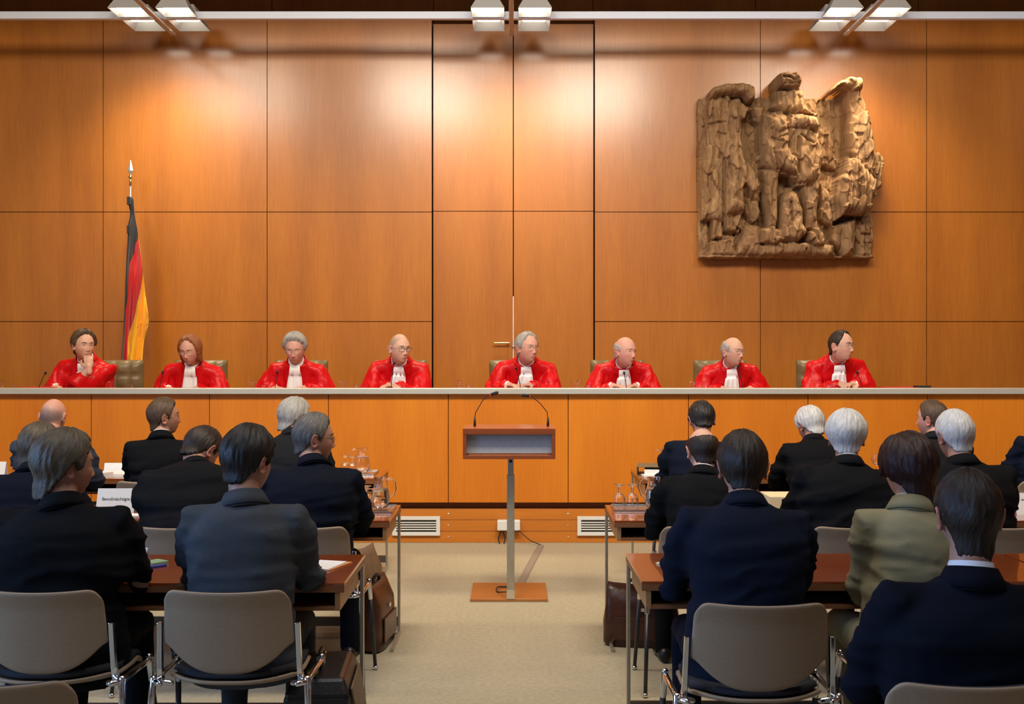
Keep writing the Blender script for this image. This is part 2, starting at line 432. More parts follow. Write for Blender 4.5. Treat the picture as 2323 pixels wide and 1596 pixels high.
# ------------------------------------------------------------------ flag
def ip(xs, ys, t): return float(np.interp(t, xs, ys))
def make_flag():
    D = 11.25
    px0 = 296
    r = empty('german_flag', (atx(px0, D), D, POD))
    tag(r, 'black, red and gold flag hanging in folds from a pole on the left', 'flag')
    base = Vector((atx(px0, D), D, POD))
    L = lambda px, py, dy=0.: at(px, py, D + dy) - base
    m = M(); m.tube([(0, 0, 0.02), (0, 0, L(296, 420).z)], .0095, 12, False)
    m.build('flag_pole', mat('flag_pole_grey', (.35, .37, .42), .3, .6), r, smooth=True)
    m = M(); m.lathe([(0, 0), (.15, 0), (.15, .02), (.03, .04), (.02, .12), (.0, .12)], n=24)
    m.build('flag_stand', M_BRASS, r, smooth=True)
    z = L(296, 420).z
    m = M(); m.lathe([(0, 0), (.013, 0), (.013, .05), (.008, .06), (.022, .075), (.022, .085), (.008, .095), (.010, .11)], c=(0, 0, z), n=16)
    m.build('finial_collar', M_BRASS, r, smooth=True)
    m = M()
    prof = [(.006, .10), (.03, .145), (.022, .175), (.006, .24), (.001, .25)]
    rings = [[(w * math.cos(a), w * .3 * math.sin(a), z + h) for a in (2 * math.pi * k / 12 for k in range(12))] for w, h in prof]
    m.loft(rings); m.build('spearhead', mat('finial_metal', (.72, .72, .62), .25, .8), r)
    # cloth: rows of zoomed reference outline
    zy = [290, 330, 400, 470, 540, 570, 600, 660, 720, 790, 850, 910, 970, 1010, 1050, 1090, 1130, 1180, 1240, 1300, 1380, 1450, 1520, 1640]
    Lx = [122, 122, 136, 120, 118, 116, 115, 111, 108, 105, 102, 100, 98, 96, 95, 92, 90, 88, 84, 80, 72, 84, 86, 88]
    B1 = [157, 160, 165, 176, 188, 186, 168, 163, 134, 124, 120, 119, 117, 110, 104, 103, 102, 100, 97, 94, 88, 84.5, 86.5, 88.5]
    B2 = [157.5, 160.5, 165.5, 176.5, 188.5, 190, 195, 204, 211, 218, 214, 203, 188, 178, 172, 165, 152, 130, 117, 115, 115, 117, 118, 119]
    Rx = [158, 161, 166, 177, 189, 191, 196, 205, 212, 219, 226, 233, 240, 246, 252, 258, 260, 246, 228, 221, 216, 215, 206, 192]
    cols = [mat('flag_black', (.012, .014, .022), .7, sheen=.2), mat('flag_red', (.52, .008, .012), .6, sheen=.2), mat('flag_gold', (.88, .42, .012), .6, sheen=.2)]
    sc = 120 / 355.
    m = M(); nb = 9; N = 70
    rows = []
    for k in range(N):
        y = zy[0] + (zy[-1] - zy[0]) * k / (N - 1)
        py = 350 + y * sc
        e = [ip(zy, q, y) for q in (Lx, B1, B2, Rx)]
        row = []
        for b in range(3):
            for i in range(nb + (1 if b == 2 else 0)):
                x = e[b] + (e[b + 1] - e[b]) * i / nb
                amp = min(1., (y - 290) / 500.) * .045 + .006
                fold = math.sin((x - e[0]) * .085 + y * .0035) * amp + math.sin((x - e[0]) * .19 + 1.3 - y * .002) * amp * .45
                row.append(L(250 + x * sc, py, -.02 - amp * 1.5 + fold))
        rows.append(row)
    n = len(rows[0])
    v = [p for rr in rows for p in rr]; 
    m.v = [tuple(p) for p in v]
    for k in range(N - 1):
        for i in range(n - 1):
            m.f.append((k * n + i, k * n + i + 1, (k + 1) * n + i + 1, (k + 1) * n + i)); m.mi.append(min(i // nb, 2))
    c = m.build('flag_cloth', cols, r, smooth=True, solid=.0015)
    for yy in (455, 520):
        m = M(); q = L(295, yy); m.box(q.x - .018, q.x + .018, -.045, .02, q.z - .045, q.z + .035)
        m.build('flag_sleeve', cols[0], r, bevel=.004)
make_flag()

# ------------------------------------------------------------------ carved eagle relief
def make_eagle():
    D = 11.4; S = 3.2577; rng = np.random.default_rng(4)
    Xc, Zc = atx(1540 + 800 / S, D), atz(150 + 1415 / S, D)
    W = D / FPX / S     # metres per zoomed pixel
    def w(p): return ((p[0] - 800) * W, (1415 - p[1]) * W)
    pieces = [  # polygon, depth, edge width, tilt(x), groove
        ([(155, 228), (560, 222), (700, 215), (1060, 225), (1368, 225), (1400, 400), (1440, 800), (1462, 1412), (160, 1415), (150, 600)], .10, .01, 0, 0),
        ([(205, 215), (240, 175), (300, 148), (420, 145), (500, 150), (542, 165), (550, 262), (500, 275), (440, 235), (330, 222), (210, 260)], .40, .06, 0, .3),
        ([(188, 300), (225, 225), (330, 215), (440, 240), (520, 330), (470, 420), (462, 560), (480, 680), (560, 780), (600, 860), (602, 1000), (530, 1010), (490, 960), (478, 1110), (420, 1100), (330, 1165), (165, 1120), (160, 560), (200, 430)], .27, .09, 0, 1),
        ([(330, 560), (440, 480), (480, 690), (560, 790), (598, 900), (530, 1000), (480, 900), (470, 1080), (330, 1110), (320, 760)], .34, .09, 0, 1),
        ([(165, 1050), (325, 1050), (325, 1272), (250, 1280), (243, 1140), (165, 1140)], .22, .02, 0, 1),
        ([(325, 1090), (485, 1090), (450, 1235), (330, 1225)], .22, .04, 0, 1),
        ([(480, 960), (590, 1000), (600, 1120), (540, 1170), (490, 1090)], .26, .05, 0, 1),
        ([(684, 105), (705, 88), (760, 80), (815, 90), (850, 115), (858, 160), (850, 215), (760, 210), (700, 196), (682, 150)], .56, .06, 0, 0),
        ([(690, 196), (860, 190), (895, 250), (930, 330), (985, 385), (740, 380), (640, 330), (690, 270)], .44, .09, 0, .3),
        ([(520, 300), (700, 290), (1030, 350), (1040, 440), (560, 440)], .24, .05, 0, 0),
        ([(590, 375), (740, 350), (980, 375), (1010, 520), (1040, 700), (1020, 820), (960, 905), (850, 900), (790, 820), (680, 800), (600, 750), (570, 560)], .44, .12, 0, .2),
        ([(610, 400), (770, 390), (770, 510), (700, 540), (620, 500)], .50, .07, 0, 0),
        ([(785, 395), (975, 400), (1000, 500), (900, 520), (790, 480)], .50, .06, 0, 0),
        ([(660, 650), (780, 620), (840, 730), (830, 830), (700, 770)], .50, .05, 0, 0),
        ([(600, 760), (730, 790), (728, 1000), (715, 1200), (640, 1200), (612, 1000)], .34, .06, 0, .4),
        ([(890, 850), (1030, 830), (1012, 1050), (1000, 1220), (915, 1220), (898, 1000)], .34, .06, 0, .4),
        ([(600, 880), (1020, 880), (1010, 1200), (620, 1200)], .14, .02, 0, 0),
        ([(735, 985), (760, 935), (830, 930), (870, 990), (900, 1080), (895, 1165), (935, 1230), (880, 1310), (730, 1300), (725, 1150)], .38, .07, 0, .4),
        ([(1030, 1000), (1045, 850), (1130, 960), (1130, 1200), (1040, 1130)], .24, .05, 0, 1),
        ([(1040, 250), (1080, 215), (1218, 205), (1225, 690), (1190, 840), (1040, 760), (1022, 500)], .06, .01, 0, 0),
        ([(455, 400), (520, 380), (592, 430), (585, 560), (578, 700), (520, 690), (472, 640), (458, 520)], .06, .01, 0, 0),
        ([(596, 1010), (612, 1000), (640, 1190), (600, 1180)], .06, .005, 0, 0),
        ([(1030, 460), (1110, 430), (1190, 700), (1170, 760), (1060, 730)], .16, .06, 0, .6),
        ([(1074, 212), (1095, 180), (1150, 140), (1210, 118), (1285, 124), (1308, 160), (1315, 215), (1230, 230), (1215, 210), (1130, 190), (1085, 225)], .52, .05, 0, .2),
        ([(1215, 200), (1310, 170), (1340, 300), (1385, 420), (1415, 620), (1425, 850), (1360, 830), (1215, 690), (1228, 500)], .42, .07, 0, .6),
        ([(1205, 695), (1290, 700), (1370, 790), (1425, 860), (1425, 960), (1395, 1060), (1340, 1110), (1200, 1105), (1128, 1150), (1128, 960), (1145, 850), (1185, 810)], .48, .10, 0, 1.5),
        ([(1380, 388), (1425, 395), (1440, 500), (1438, 640), (1400, 640)], .16, .02, 0, .5),
        ([(1420, 640), (1480, 628), (1518, 690), (1505, 780), (1495, 895), (1440, 918), (1425, 800)], .24, .05, 0, .5),
        ([(1310, 1130), (1420, 1100), (1455, 1400), (1310, 1400)], .17, .04, 0, .5),
        ([(1120, 1185), (1310, 1120), (1285, 1400), (1200, 1400), (1120, 1290)], .28, .07, 0, .5),
        ([(240, 1290), (405, 1265), (430, 1400), (235, 1400)], .20, .04, 0, 0),
        ([(430, 1330), (490, 1170), (600, 1180), (610, 1400), (420, 1400)], .26, .07, 0, 0),
        ([(590, 1330), (700, 1290), (900, 1300), (1130, 1320), (1150, 1405), (590, 1405)], .30, .05, 0, 0),
        ([(590, 1215), (640, 1195), (750, 1205), (760, 1280), (700, 1340), (600, 1310)], .36, .05, 0, 0),
        ([(650, 1190), (690, 1190), (690, 1330), (655, 1320)], .42, .03, 0, 0),
        ([(930, 1225), (1010, 1200), (1060, 1240), (1060, 1330), (990, 1350), (930, 1290)], .36, .05, 0, 0),
        ([(960, 1200), (1000, 1200), (1000, 1330), (965, 1330)], .42, .03, 0, 0),
        ([(160, 1395), (1460, 1395), (1460, 1415), (160, 1415)], .18, .01, 0, 0),
    ]
    x0, x1, z0, z1 = 110 , 1535, 70, 1425
    st = 4.2
    nx, nz = int((x1 - x0) / st), int((z1 - z0) / st)
    gx = x0 + np.arange(nx) * st; gz = z0 + np.arange(nz) * st
    GX, GZ = np.meshgrid(gx, gz)
    # wobble the outlines so nothing is ruler-straight
    wob = np.array([[noise.noise(Vector((a * .012, b * .007, 0))) for a in gx] for b in gz])
    wob2 = np.array([[noise.noise(Vector((a * .012, b * .012, 7))) for a in gx] for b in gz])
    PX, PZ = GX + wob * 9, GZ + wob2 * 9
    H = np.full(PX.shape, -1.0)
    gro = np.zeros(PX.shape)
    for poly, dep, ew, tl, gr in pieces:
        ins = np.zeros(PX.shape, bool); dist = np.full(PX.shape, 1e9)
        n = len(poly)
        for i in range(n):
            ax, az = poly[i]; bx_, bz = poly[(i + 1) % n]
            cond = ((az > PZ) != (bz > PZ))
            with np.errstate(divide='ignore', invalid='ignore'):
                xi = (bx_ - ax) * (PZ - az) / ((bz - az) if bz != az else 1e-9) + ax
            ins ^= cond & (PX < xi)
            dx, dz = bx_ - ax, bz - az
            t = np.clip(((PX - ax) * dx + (PZ - az) * dz) / (dx * dx + dz * dz + 1e-9), 0, 1)
            dist = np.minimum(dist, np.hypot(PX - ax - t * dx, PZ - az - t * dz))
        e = ew / W
        k = np.clip(dist / max(e, 1), 0, 1)
        prof = dep * (.62 + .38 * np.sqrt(1 - (1 - k) ** 2))
        if dep <= .11: prof = np.full(PX.shape, dep)
        if dep == .06:
            H = np.where(ins & (k > .3), .04, H); gro = np.where(ins, 0, gro); continue
        up = ins & (prof > H)
        H = np.where(up, prof, H); gro = np.where(up, gr, gro)
    inside = H > 0
    # chisel facets
    K = 620
    cx = rng.uniform(x0, x1, K); cz = rng.uniform(z0, z1, K)
    tx = rng.normal(0, .00060, K); tz = rng.normal(0, .00026, K); off = rng.normal(0, .013, K)
    P = np.stack([PX.ravel(), PZ.ravel()], 1)
    idx = np.empty(len(P), int)
    for a in range(0, len(P), 8000):
        d = ((P[a:a + 8000, None, 0] - cx) * 1.9) ** 2 + (P[a:a + 8000, None, 1] - cz) ** 2
        idx[a:a + 8000] = d.argmin(1)
    idx = idx.reshape(PX.shape)
    H = H + (PX - cx[idx]) * tx[idx] + (PZ - cz[idx]) * tz[idx] + off[idx]
    fine = np.array([[noise.noise(Vector((a * .05, b * .02, 3))) for a in gx] for b in gz])
    H += fine * .012 + gro * .040 * np.abs(np.sin(GX * .048 + wob * 1.3 + GZ * .002)) ** .7 - gro * .028
    # beak and eye cuts, cracks
    def cut(ax, az, bx_, bz, wd, dep):
        dx, dz = bx_ - ax, bz - az
        t = np.clip(((GX - ax) * dx + (GZ - az) * dz) / (dx * dx + dz * dz), 0, 1)
        dd = np.hypot(GX - ax - t * dx, GZ - az - t * dz)
        return dep * np.exp(-(dd / wd) ** 2)
    for c in ((725, 130, 765, 138, 8, .10), (765, 138, 800, 162, 8, .10), (785, 98, 845, 128, 13, .14), (690, 130, 684, 180, 6, .05), (735, 165, 770, 172, 5, .05), (690, 196, 760, 212, 10, .10), (760, 212, 850, 200, 8, .06), (730, 178, 830, 186, 6, .06),
              (800, 112, 815, 122, 10, .05), (745, 380, 965, 383, 7, .06), (770, 390, 775, 640, 8, .03), (760, 490, 900, 500, 6, .04), (900, 480, 980, 520, 8, .05),
              (860, 540, 950, 600, 7, .05), (700, 560, 760, 540, 7, .04), (650, 560, 720, 590, 6, .04), (840, 560, 845, 880, 10, .05), (660, 640, 700, 780, 6, .04),
              (700, 780, 830, 830, 7, .05), (800, 880, 900, 880, 8, .04), (320, 700, 325, 1200, 9, .06), (235, 1150, 238, 1290, 8, .1), (480, 1090, 420, 1240, 10, .08),
              (800, 1020, 802, 1150, 6, .05), (1360, 1240, 1425, 1245, 10, .05), (1380, 1300, 1420, 1350, 6, .04), (1240, 720, 1225, 1090, 7, .05), (1300, 740, 1280, 1090, 7, .05), (1360, 800, 1345, 1080, 7, .04),
              (1215, 660, 1240, 690, 10, .08), (500, 360, 500, 520, 10, .08), (480, 560, 540, 640, 16, .10), (200, 440, 330, 420, 6, .05), (1020, 540, 1030, 640, 10, .1)):
        H -= cut(*c)
    H = np.where(inside, np.maximum(H, .03), 0.0)
    ids = -np.ones(PX.shape, int)
    near = inside.copy()
    near[1:] |= inside[:-1]; near[:-1] |= inside[1:]; near[:, 1:] |= inside[:, :-1]; near[:, :-1] |= inside[:, 1:]
    cnt = 0; V = []
    for j in range(nz):
        for i in range(nx):
            if near[j, i]:
                ids[j, i] = cnt; cnt += 1
                X, Z = w((gx[i], gz[j]))
                V.append((X, -H[j, i], Z))
    F = []
    for j in range(nz - 1):
        for i in range(nx - 1):
            q = (ids[j, i], ids[j, i + 1], ids[j + 1, i + 1], ids[j + 1, i])
            if min(q) >= 0: F.append(q)
    m = M(); m.v = V; m.f = F; m.mi = [0] * len(F)
    me = m.mesh('eagle')
    o = link_mesh('carved_eagle_relief', me, mat('carved_oak', (.36, .22, .105), .7, spec=.25, var=.28, vscale=5, stretch=(3, 3, .5), bump=.5, bscale=16, bstretch=(5, 5, .6), color2=(.21, .11, .05)))
    o.location = (Xc, WALL_Y - .012, Zc)
    q = o.modifiers.new('s', 'SMOOTH'); q.iterations = 2; q.factor = .5
    tag(o, 'large carved brown wooden eagle relief hanging on the panelled wall', 'sculpture')
make_eagle()

# ------------------------------------------------------------------ lectern
def make_lectern():
    Y0 = 7.24
    r = empty('lectern', (atx(1158.5, Y0), Y0, 0))
    tag(r, 'brown wooden lectern box on a steel pole with a square base plate', 'lectern')
    m = M(); m.box(-.255, .235, 0, .52, .004, .020); m.build('base_plate', wood('base_plate_wood', (.33, .12, .03), (.42, .16, .045), rough=.25, sx=1, sy=12, sz=12), r, bevel=.002)
    m = M(); m.box(-.258, .238, -.003, .523, 0, .0045); m.build('base_rim', M_STEEL, r)
    zt = .475 * 0 + atz(1040, 7.1)
    m = M(); m.box(-.024, .024, .0, .045, .02, atz(1077, Y0)); m.build('pole', M_STEEL, r, bevel=.002)
    m = M(); m.box(-.018, .018, .005, .040, atz(1079, Y0), zt + .005); m.build('inner_pole', mat('inner_pole_steel', (.45, .45, .45), .3, 1.), r, bevel=.002)
    m = M(); m.box(-.026, .026, -.003, .048, .02, .075); m.build('pole_foot', M_CHROME, r, bevel=.002)
    m = M(); m.tube([(0, -.006, atz(1046, Y0)), (0, .01, atz(1046, Y0))], .009, 10, False); m.build('clamp_knob', M_BLACK, r, smooth=True)
    # box
    D = 7.1; y = D - Y0
    xa, xb = atx(1050, D) - r.location.x, atx(1260, D) - r.location.x
    z0, z1 = atz(1041, D), atz(972, D); t = .022; yb = y + .43
    MW = wood('lectern_wood', (.20, .045, .014), (.27, .066, .02), rough=.28, sx=1., sy=12, sz=12, scale=5)
    MT = wood('lectern_top_wood', (.42, .11, .02), (.52, .15, .03), rough=.25, sx=1., sy=12, sz=12, scale=5)
    m = M(); m.box(xa, xb, y, yb, z1 - .034, z1 - .0005); m.build('top_board', [MT], r, bevel=.0015)
    m = M(); m.box(xa, xb, y + .001, yb, z0, z0 + t); m.build('bottom_board', MW, r, bevel=.0015)
    for a, b_ in ((xa, xa + t), (xb - t, xb)):
        m = M(); m.box(a, b_, y + .001, yb, z0 + t, z1 - .034); m.build('side_board', MW, r, bevel=.001)
    m = M(); m.box(xa + t, xb - t, y + .045, y + .057, z0 + t + .012, z1 - .034); m.build('back_panel', mat('blue_grey_panel', (.34, .37, .40), .6, var=.08, vscale=80), r)
    m = M(); m.box(xa, xb, y - .0006, y + .0, z1 - .034, z1); m.build('top_lipping', MW, r)
    for bx_, px, pts in ((1077, 1077, [(1077, 962), (1077, 945), (1079, 935), (1095, 908), (1105, 897), (1116, 894), (1124, 891)]),
                     (1243, 1243, [(1243, 962), (1243, 945), (1241, 934), (1225, 914), (1206, 898), (1198, 897), (1190, 896)])):
        mr = empty('gooseneck_microphone', (atx(bx_, 7.35), 7.35, z1))
        tag(mr, ('left' if bx_ < 1100 else 'right') + ' black gooseneck microphone standing on the wooden lectern', 'microphone', 'gooseneck microphones on the lectern')
        P = [at(a, b, 7.35) - mr.location for a, b in pts]; P[0].z = 0
        for i in range(3, len(P)): P[i].y -= .03 * (i - 2) / 3
        m = M(); m.tube([P[0], P[0] + Vector((0, 0, .055))], [.009, .006], 12, False); m.build('microphone_base', M_BLACK, mr, smooth=True)
        m = M(); m.tube([P[0] + Vector((0, 0, .05))] + P[2:-1], .0028, 8); m.build('gooseneck', mat('dark_red_neck', (.05, .012, .010), .4), mr, smooth=True)
        d = (P[-1] - P[-2]).normalized()
        m = M(); m.tube([P[-2] - d * .012, P[-2] - d * .004], .0065, 12, False); m.build('indicator_ring', mat('red_ring', (.6, .01, .01), .4, emis=(1, .03, .02), estr=1.2), mr, smooth=True)
        m = M(); m.tube([P[-2], P[-1] + d * .012], .0105, 12); m.build('microphone_head', M_BLACK, mr, smooth=True)
make_lectern()
# socket box, its cables and the floor cable cover
sb = empty('socket_box', (atx(1154, 9.49), 9.49, atz(1201, 9.49)))
tag(sb, 'white socket box behind the lectern pole, low on the bench plinth', 'socket box')
m = M(); m.box(-.095, .095, -.06, .008, 0, .085); m.build('socket_housing', M_WHITE, sb, bevel=.008)
m = M(); m.tube([(-.06, -.03, 0), (-.085, -.04, -.06), (-.075, -.05, -.11), (-.04, -.05, -.115), (-.03, -.04, -.06), (-.05, -.03, 0)], .005, 8)
m.build('cable_loop', M_BLACK, sb, smooth=True)
m = M(); P = at(1228, 1236, 9.35); P.z = .006
m.tube([(atx(1172, 9.45), 9.44, .13), (atx(1190, 9.44), 9.42, .07), (atx(1205, 9.4), 9.4, .03), P], .004, 8)
o = m.build('power_cable', M_BLACK, smooth=True); tag(o, 'thin black cable from the socket box down to the floor cable cover', 'cable')
a = Vector((atx(1227, 9.35), 9.35, 0)); b_ = Vector((atx(1180, 7.8), 7.8, 0)); d = (b_ - a).normalized(); n_ = Vector((-d.y, d.x, 0)) * .03
m = M(); m.loft([[a + n_, a + n_ * .7 + Vector((0, 0, .008)), a - n_ * .7 + Vector((0, 0, .008)), a - n_], [b_ + n_, b_ + n_ * .7 + Vector((0, 0, .008)), b_ - n_ * .7 + Vector((0, 0, .008)), b_ - n_]])
o = m.build('cable_cover', mat('cable_cover_grey', (.28, .24, .19), .6)); tag(o, 'flat grey cable cover strip running diagonally over the carpet to the lectern', 'cable cover')
m = M(); c0 = Vector((atx(1143, 7.55), 7.5, .028))
m.tube([c0 + Vector((.05 * math.cos(t) , .10 * math.sin(t), .004 * math.sin(t * 3))) for t in np.linspace(.3, 6.0, 22)], .004, 8)
o = m.build('cable', M_BLACK, smooth=True); tag(o, 'black cable curled on the lectern base plate', 'cable')

# ------------------------------------------------------------------ tables
TZ = .72
def make_table(length=1.585, depth=.6):
    """local origin: floor below the far outer corner; runs +x, depth toward -y"""
    r = empty('court_table')
    m = M(); m.box(0, length, -depth, 0, TZ - .012, TZ); m.build('table_top', M_TABLE, r, bevel=.0015)
    m = M(); m.box(0, length, -depth, -.0, TZ - .036, TZ - .012); m.build('top_edge', M_TEDGE, r, bevel=.001)
    for x in (0.016, length - .036):
        m = M(); m.box(x, x + .02, -depth + .004, -.09, TZ - .105, TZ - .036); m.build('end_panel', M_TSIDE, r, bevel=.001)
    m = M(); m.box(.022, length - .022, -depth + .006, -.09, TZ - .105, TZ - .090); m.build('shelf_board', M_TEDGE, r, bevel=.001)
    m = M(); m.box(.022, length - .022, -.10, -.09, TZ - .090, TZ - .036); m.build('rear_panel', M_TEDGE, r)
    for x in (0, length - .014):
        m = M(); m.box(x, x + .014, -.055, -.015, 0.02, TZ - .036); m.build('leg', M_STEEL, r, bevel=.001)
        m = M(); m.box(x, x + .016, -.42, .0, 0, .022); m.build('foot_bar', M_STEEL, r, bevel=.001)
    m = M(); m.box(0.002, length - .002, -.048, -.028, .05, .10); m.build('crossbar', M_DSTEEL, r)
    return r
proto_t = make_table(1.6)
TABLES = [  # x of the outer (aisle) corner, far y, side, label
    (-.640, 4.87, -1, 'polished brown table in the nearest left row, with a grey-suited man at it'),
    (-.640, 6.45, -1, 'polished brown table in the second left row, with the large water pitcher on its end'),
    (-2.255, 6.45, -1, 'polished brown table at the left edge of the second left row, behind the name card'),
    (-.920, 8.38, -1, 'polished brown table in the front left row nearest the bench, pitcher on its end'),
    (-2.535, 8.38, -1, 'polished brown table at the outer end of the front left row, near the bald man'),
    (.487, 4.90, 1, 'polished brown table in the nearest right row, a broad orange reflection on its end'),
    (2.102, 4.90, 1, 'polished brown table at the right picture edge in the nearest right row'),
    (.522, 6.45, 1, 'polished brown table in the second right row with two upturned goblets on it'),
    (2.137, 6.45, 1, 'polished brown table at the right picture edge, second right row, name card on it'),
    (.872, 8.40, 1, 'polished brown table in the front right row, binder on its end'),
    (2.487, 8.40, 1, 'polished brown table at the outer end of the front right row, near the bench'),
]
for i, (x, y, s, lb) in enumerate(TABLES):
    t = proto_t if i == 0 else copy_tree(proto_t)
    t.location = (x if s > 0 else x - 1.585, y, 0)
    tag(t, lb, 'table', 'court tables in rows')

# ------------------------------------------------------------------ stacking chairs
M_SHELL = mat('taupe_shell', (.33, .235, .150), .55, var=.06, vscale=120, spec=.3)
M_CUSH = mat('dark_cushion', (.02, .02, .024), .9)
def make_chair():
    r = empty('stacking_chair')
    # back shell
    rows = []; nu, nv = 28, 14
    for j in range(nv + 1):
        v = j / nv; row = []
        for i in range(nu + 1):
            u = -1 + 2 * i / nu
            a = abs(u)
            c = max(0, (a - .80) / .20)
            zt = .785 - .045 * (1 - math.sqrt(max(0, 1 - c * c))) - .008 * (1 - a * a)
            zb = .485 + .125 * a ** 2.6
            if c > 0: zb -= .02 * (1 - math.sqrt(max(0, 1 - c * c)))
            z = zb + (zt - zb) * v
            x = u * .2225 * (1 - .045 * max(0, (z - .60)) / .18)
            y = -.215 + .045 * a ** 2.2 - (z - .5) * .16 - .018 * max(0, (z - .72) / .06)
            row.append((x, y, z))
        rows.append(row)
    m = M(); m.grid(rows)
    b = m.build('backrest', M_SHELL, r, smooth=True, solid=.014, sub=1)
    rows2 = [[(x * .93, y + .022, .5 * (z - .64) * 1.85 + .64) for x, y, z in rw] for rw in rows]
    m = M(); m.grid(rows2); m.build('back_cushion', M_CUSH, r, smooth=True, solid=.02)
    # seat shell
    rows = []
    for j in range(17):
        v = j / 16; row = []
        for i in range(nu + 1):
            u = -1 + 2 * i / nu; a = abs(u)
            yb = -.245 + .10 * a ** 2.6
            y = yb + (.235 - yb) * v - .03 * a ** 4 * v
            x = u * (.215 + .012 * math.sin(v * math.pi))
            z = .44 + .028 * max(0, (.3 - v) / .3) ** 2 * (1 - a * .2) - .03 * max(0, (v - .8) / .2) ** 2 + .012 * a * a
            row.append((x, y, z))
        rows.append(row)
    m = M(); m.grid(rows); m.build('seat', M_SHELL, r, smooth=True, solid=.014, sub=1)
    rows2 = [[(x * .94, y * .94 + .012, z + .018) for x, y, z in rw] for rw in rows]
    m = M(); m.grid(rows2); m.build('seat_cushion', M_CUSH, r, smooth=True, solid=.022)
    for s in (-1, 1):
        m = M()
        m.loft([[(s * .226, -.205, .66), (s * .243, -.205, .66), (s * .243, -.185, .66), (s * .226, -.185, .66)],
                [(s * .230, -.190, .50), (s * .247, -.190, .50), (s * .247, -.165, .50), (s * .230, -.165, .50)],
                [(s * .232, -.175, .445), (s * .252, -.175, .445), (s * .252, -.14, .445), (s * .232, -.14, .445)]])
        m.build('back_bracket', M_CHROME, r, bevel=.003)
        m = M(); m.tube([(s * .235, -.20, .452), (s * .262, -.175, .452), (s * .264, .10, .45), (s * .262, .16, .44)], .011, 10)
        m.tube([(s * .21, -.15, .44), (s * .26, -.15, .447)], .010, 10)
        m.build('side_rail', M_CHROME, r, smooth=True)
        for yy, yf in ((-.17, -.26), (.12, .20)):
            m = M(); m.tube([(s * .264, yy, .46), (s * .268, yy + (yf - yy) * .2, .37)], [.0125, .0115], 12)
            lg = m.build('leg', M_CHROME, r, smooth=True)
            m = M(); m.tube([(s * .268, yy + (yf - yy) * .2, .37), (s * .285, yf, .02)], [.0108, .009], 12, False); m.build('leg_tube', mat('dark_leg', (.05, .05, .055), .35, .6), lg, smooth=True)
            m = M(); m.tube([(s * .285, yf, .02), (s * .286, yf, .006)], [.011, .013], 12, False); m.build('foot_cap', M_CHROME, lg, smooth=True)
    return r
proto_c = make_chair()
CHAIRS = [ # X, Y(centre), rz, label
    (-.965, 4.10, 0, 'taupe shell chair behind the man in the grey suit, nearest left row'),
    (-1.60, 4.10, 0, 'taupe shell chair behind the long-haired man in the black suit, lower left'),
    (-1.30, 3.02, 4, 'empty taupe shell chair cut off by the bottom left corner of the picture'),
    (.80, 3.90, 0, 'taupe shell chair behind the dark-haired man in navy, nearest right row'),
    (1.13, 3.02, 0, 'taupe shell chair in the bottom right corner under the closest man'),
    (1.49, 4.16, 0, 'taupe shell chair hidden under the woman in the olive jacket'),
    (-.965, 5.50, 0, 'taupe shell chair under the man with glasses leaning on the second left table'),
    (-1.545, 5.50, 0, 'taupe shell chair under the bowed man in the second left row'),
    (-2.28, 5.50, 0, 'taupe shell chair at the left end of the second row'),
    (.895, 5.50, 0, 'taupe shell chair under the balding man in the second right row'),
    (1.59, 5.50, 0, 'taupe shell chair under the white-haired man in the second right row'),
    (2.26, 5.50, 0, 'taupe shell chair under the grey-haired man at the right, second row'),
    (-2.92, 7.35, 0, 'taupe shell chair under the bald man in the front left row'),
    (-2.25, 7.35, 0, 'taupe shell chair under the brown-haired man in the front left row'),
    (-1.43, 7.35, 0, 'taupe shell chair under the grey-haired man in the front left row'),
    (1.20, 7.35, 0, 'taupe shell chair under the dark curly-haired man in the front right row'),
    (1.98, 7.35, 0, 'taupe shell chair under the white-haired man bending left in the front right row'),
    (2.72, 7.35, 0, 'taupe shell chair under the brown-haired man in the front right row'),
    (3.36, 7.35, 0, 'taupe shell chair at the right picture edge in the front right row'),
]
for i, (x, y, a, lb) in enumerate(CHAIRS):
    c = proto_c if i == 0 else copy_tree(proto_c)
    c.location = (x, y, 0); c.rotation_euler.z = R(a)
    tag(c, lb, 'chair', 'taupe shell chairs in the public rows')

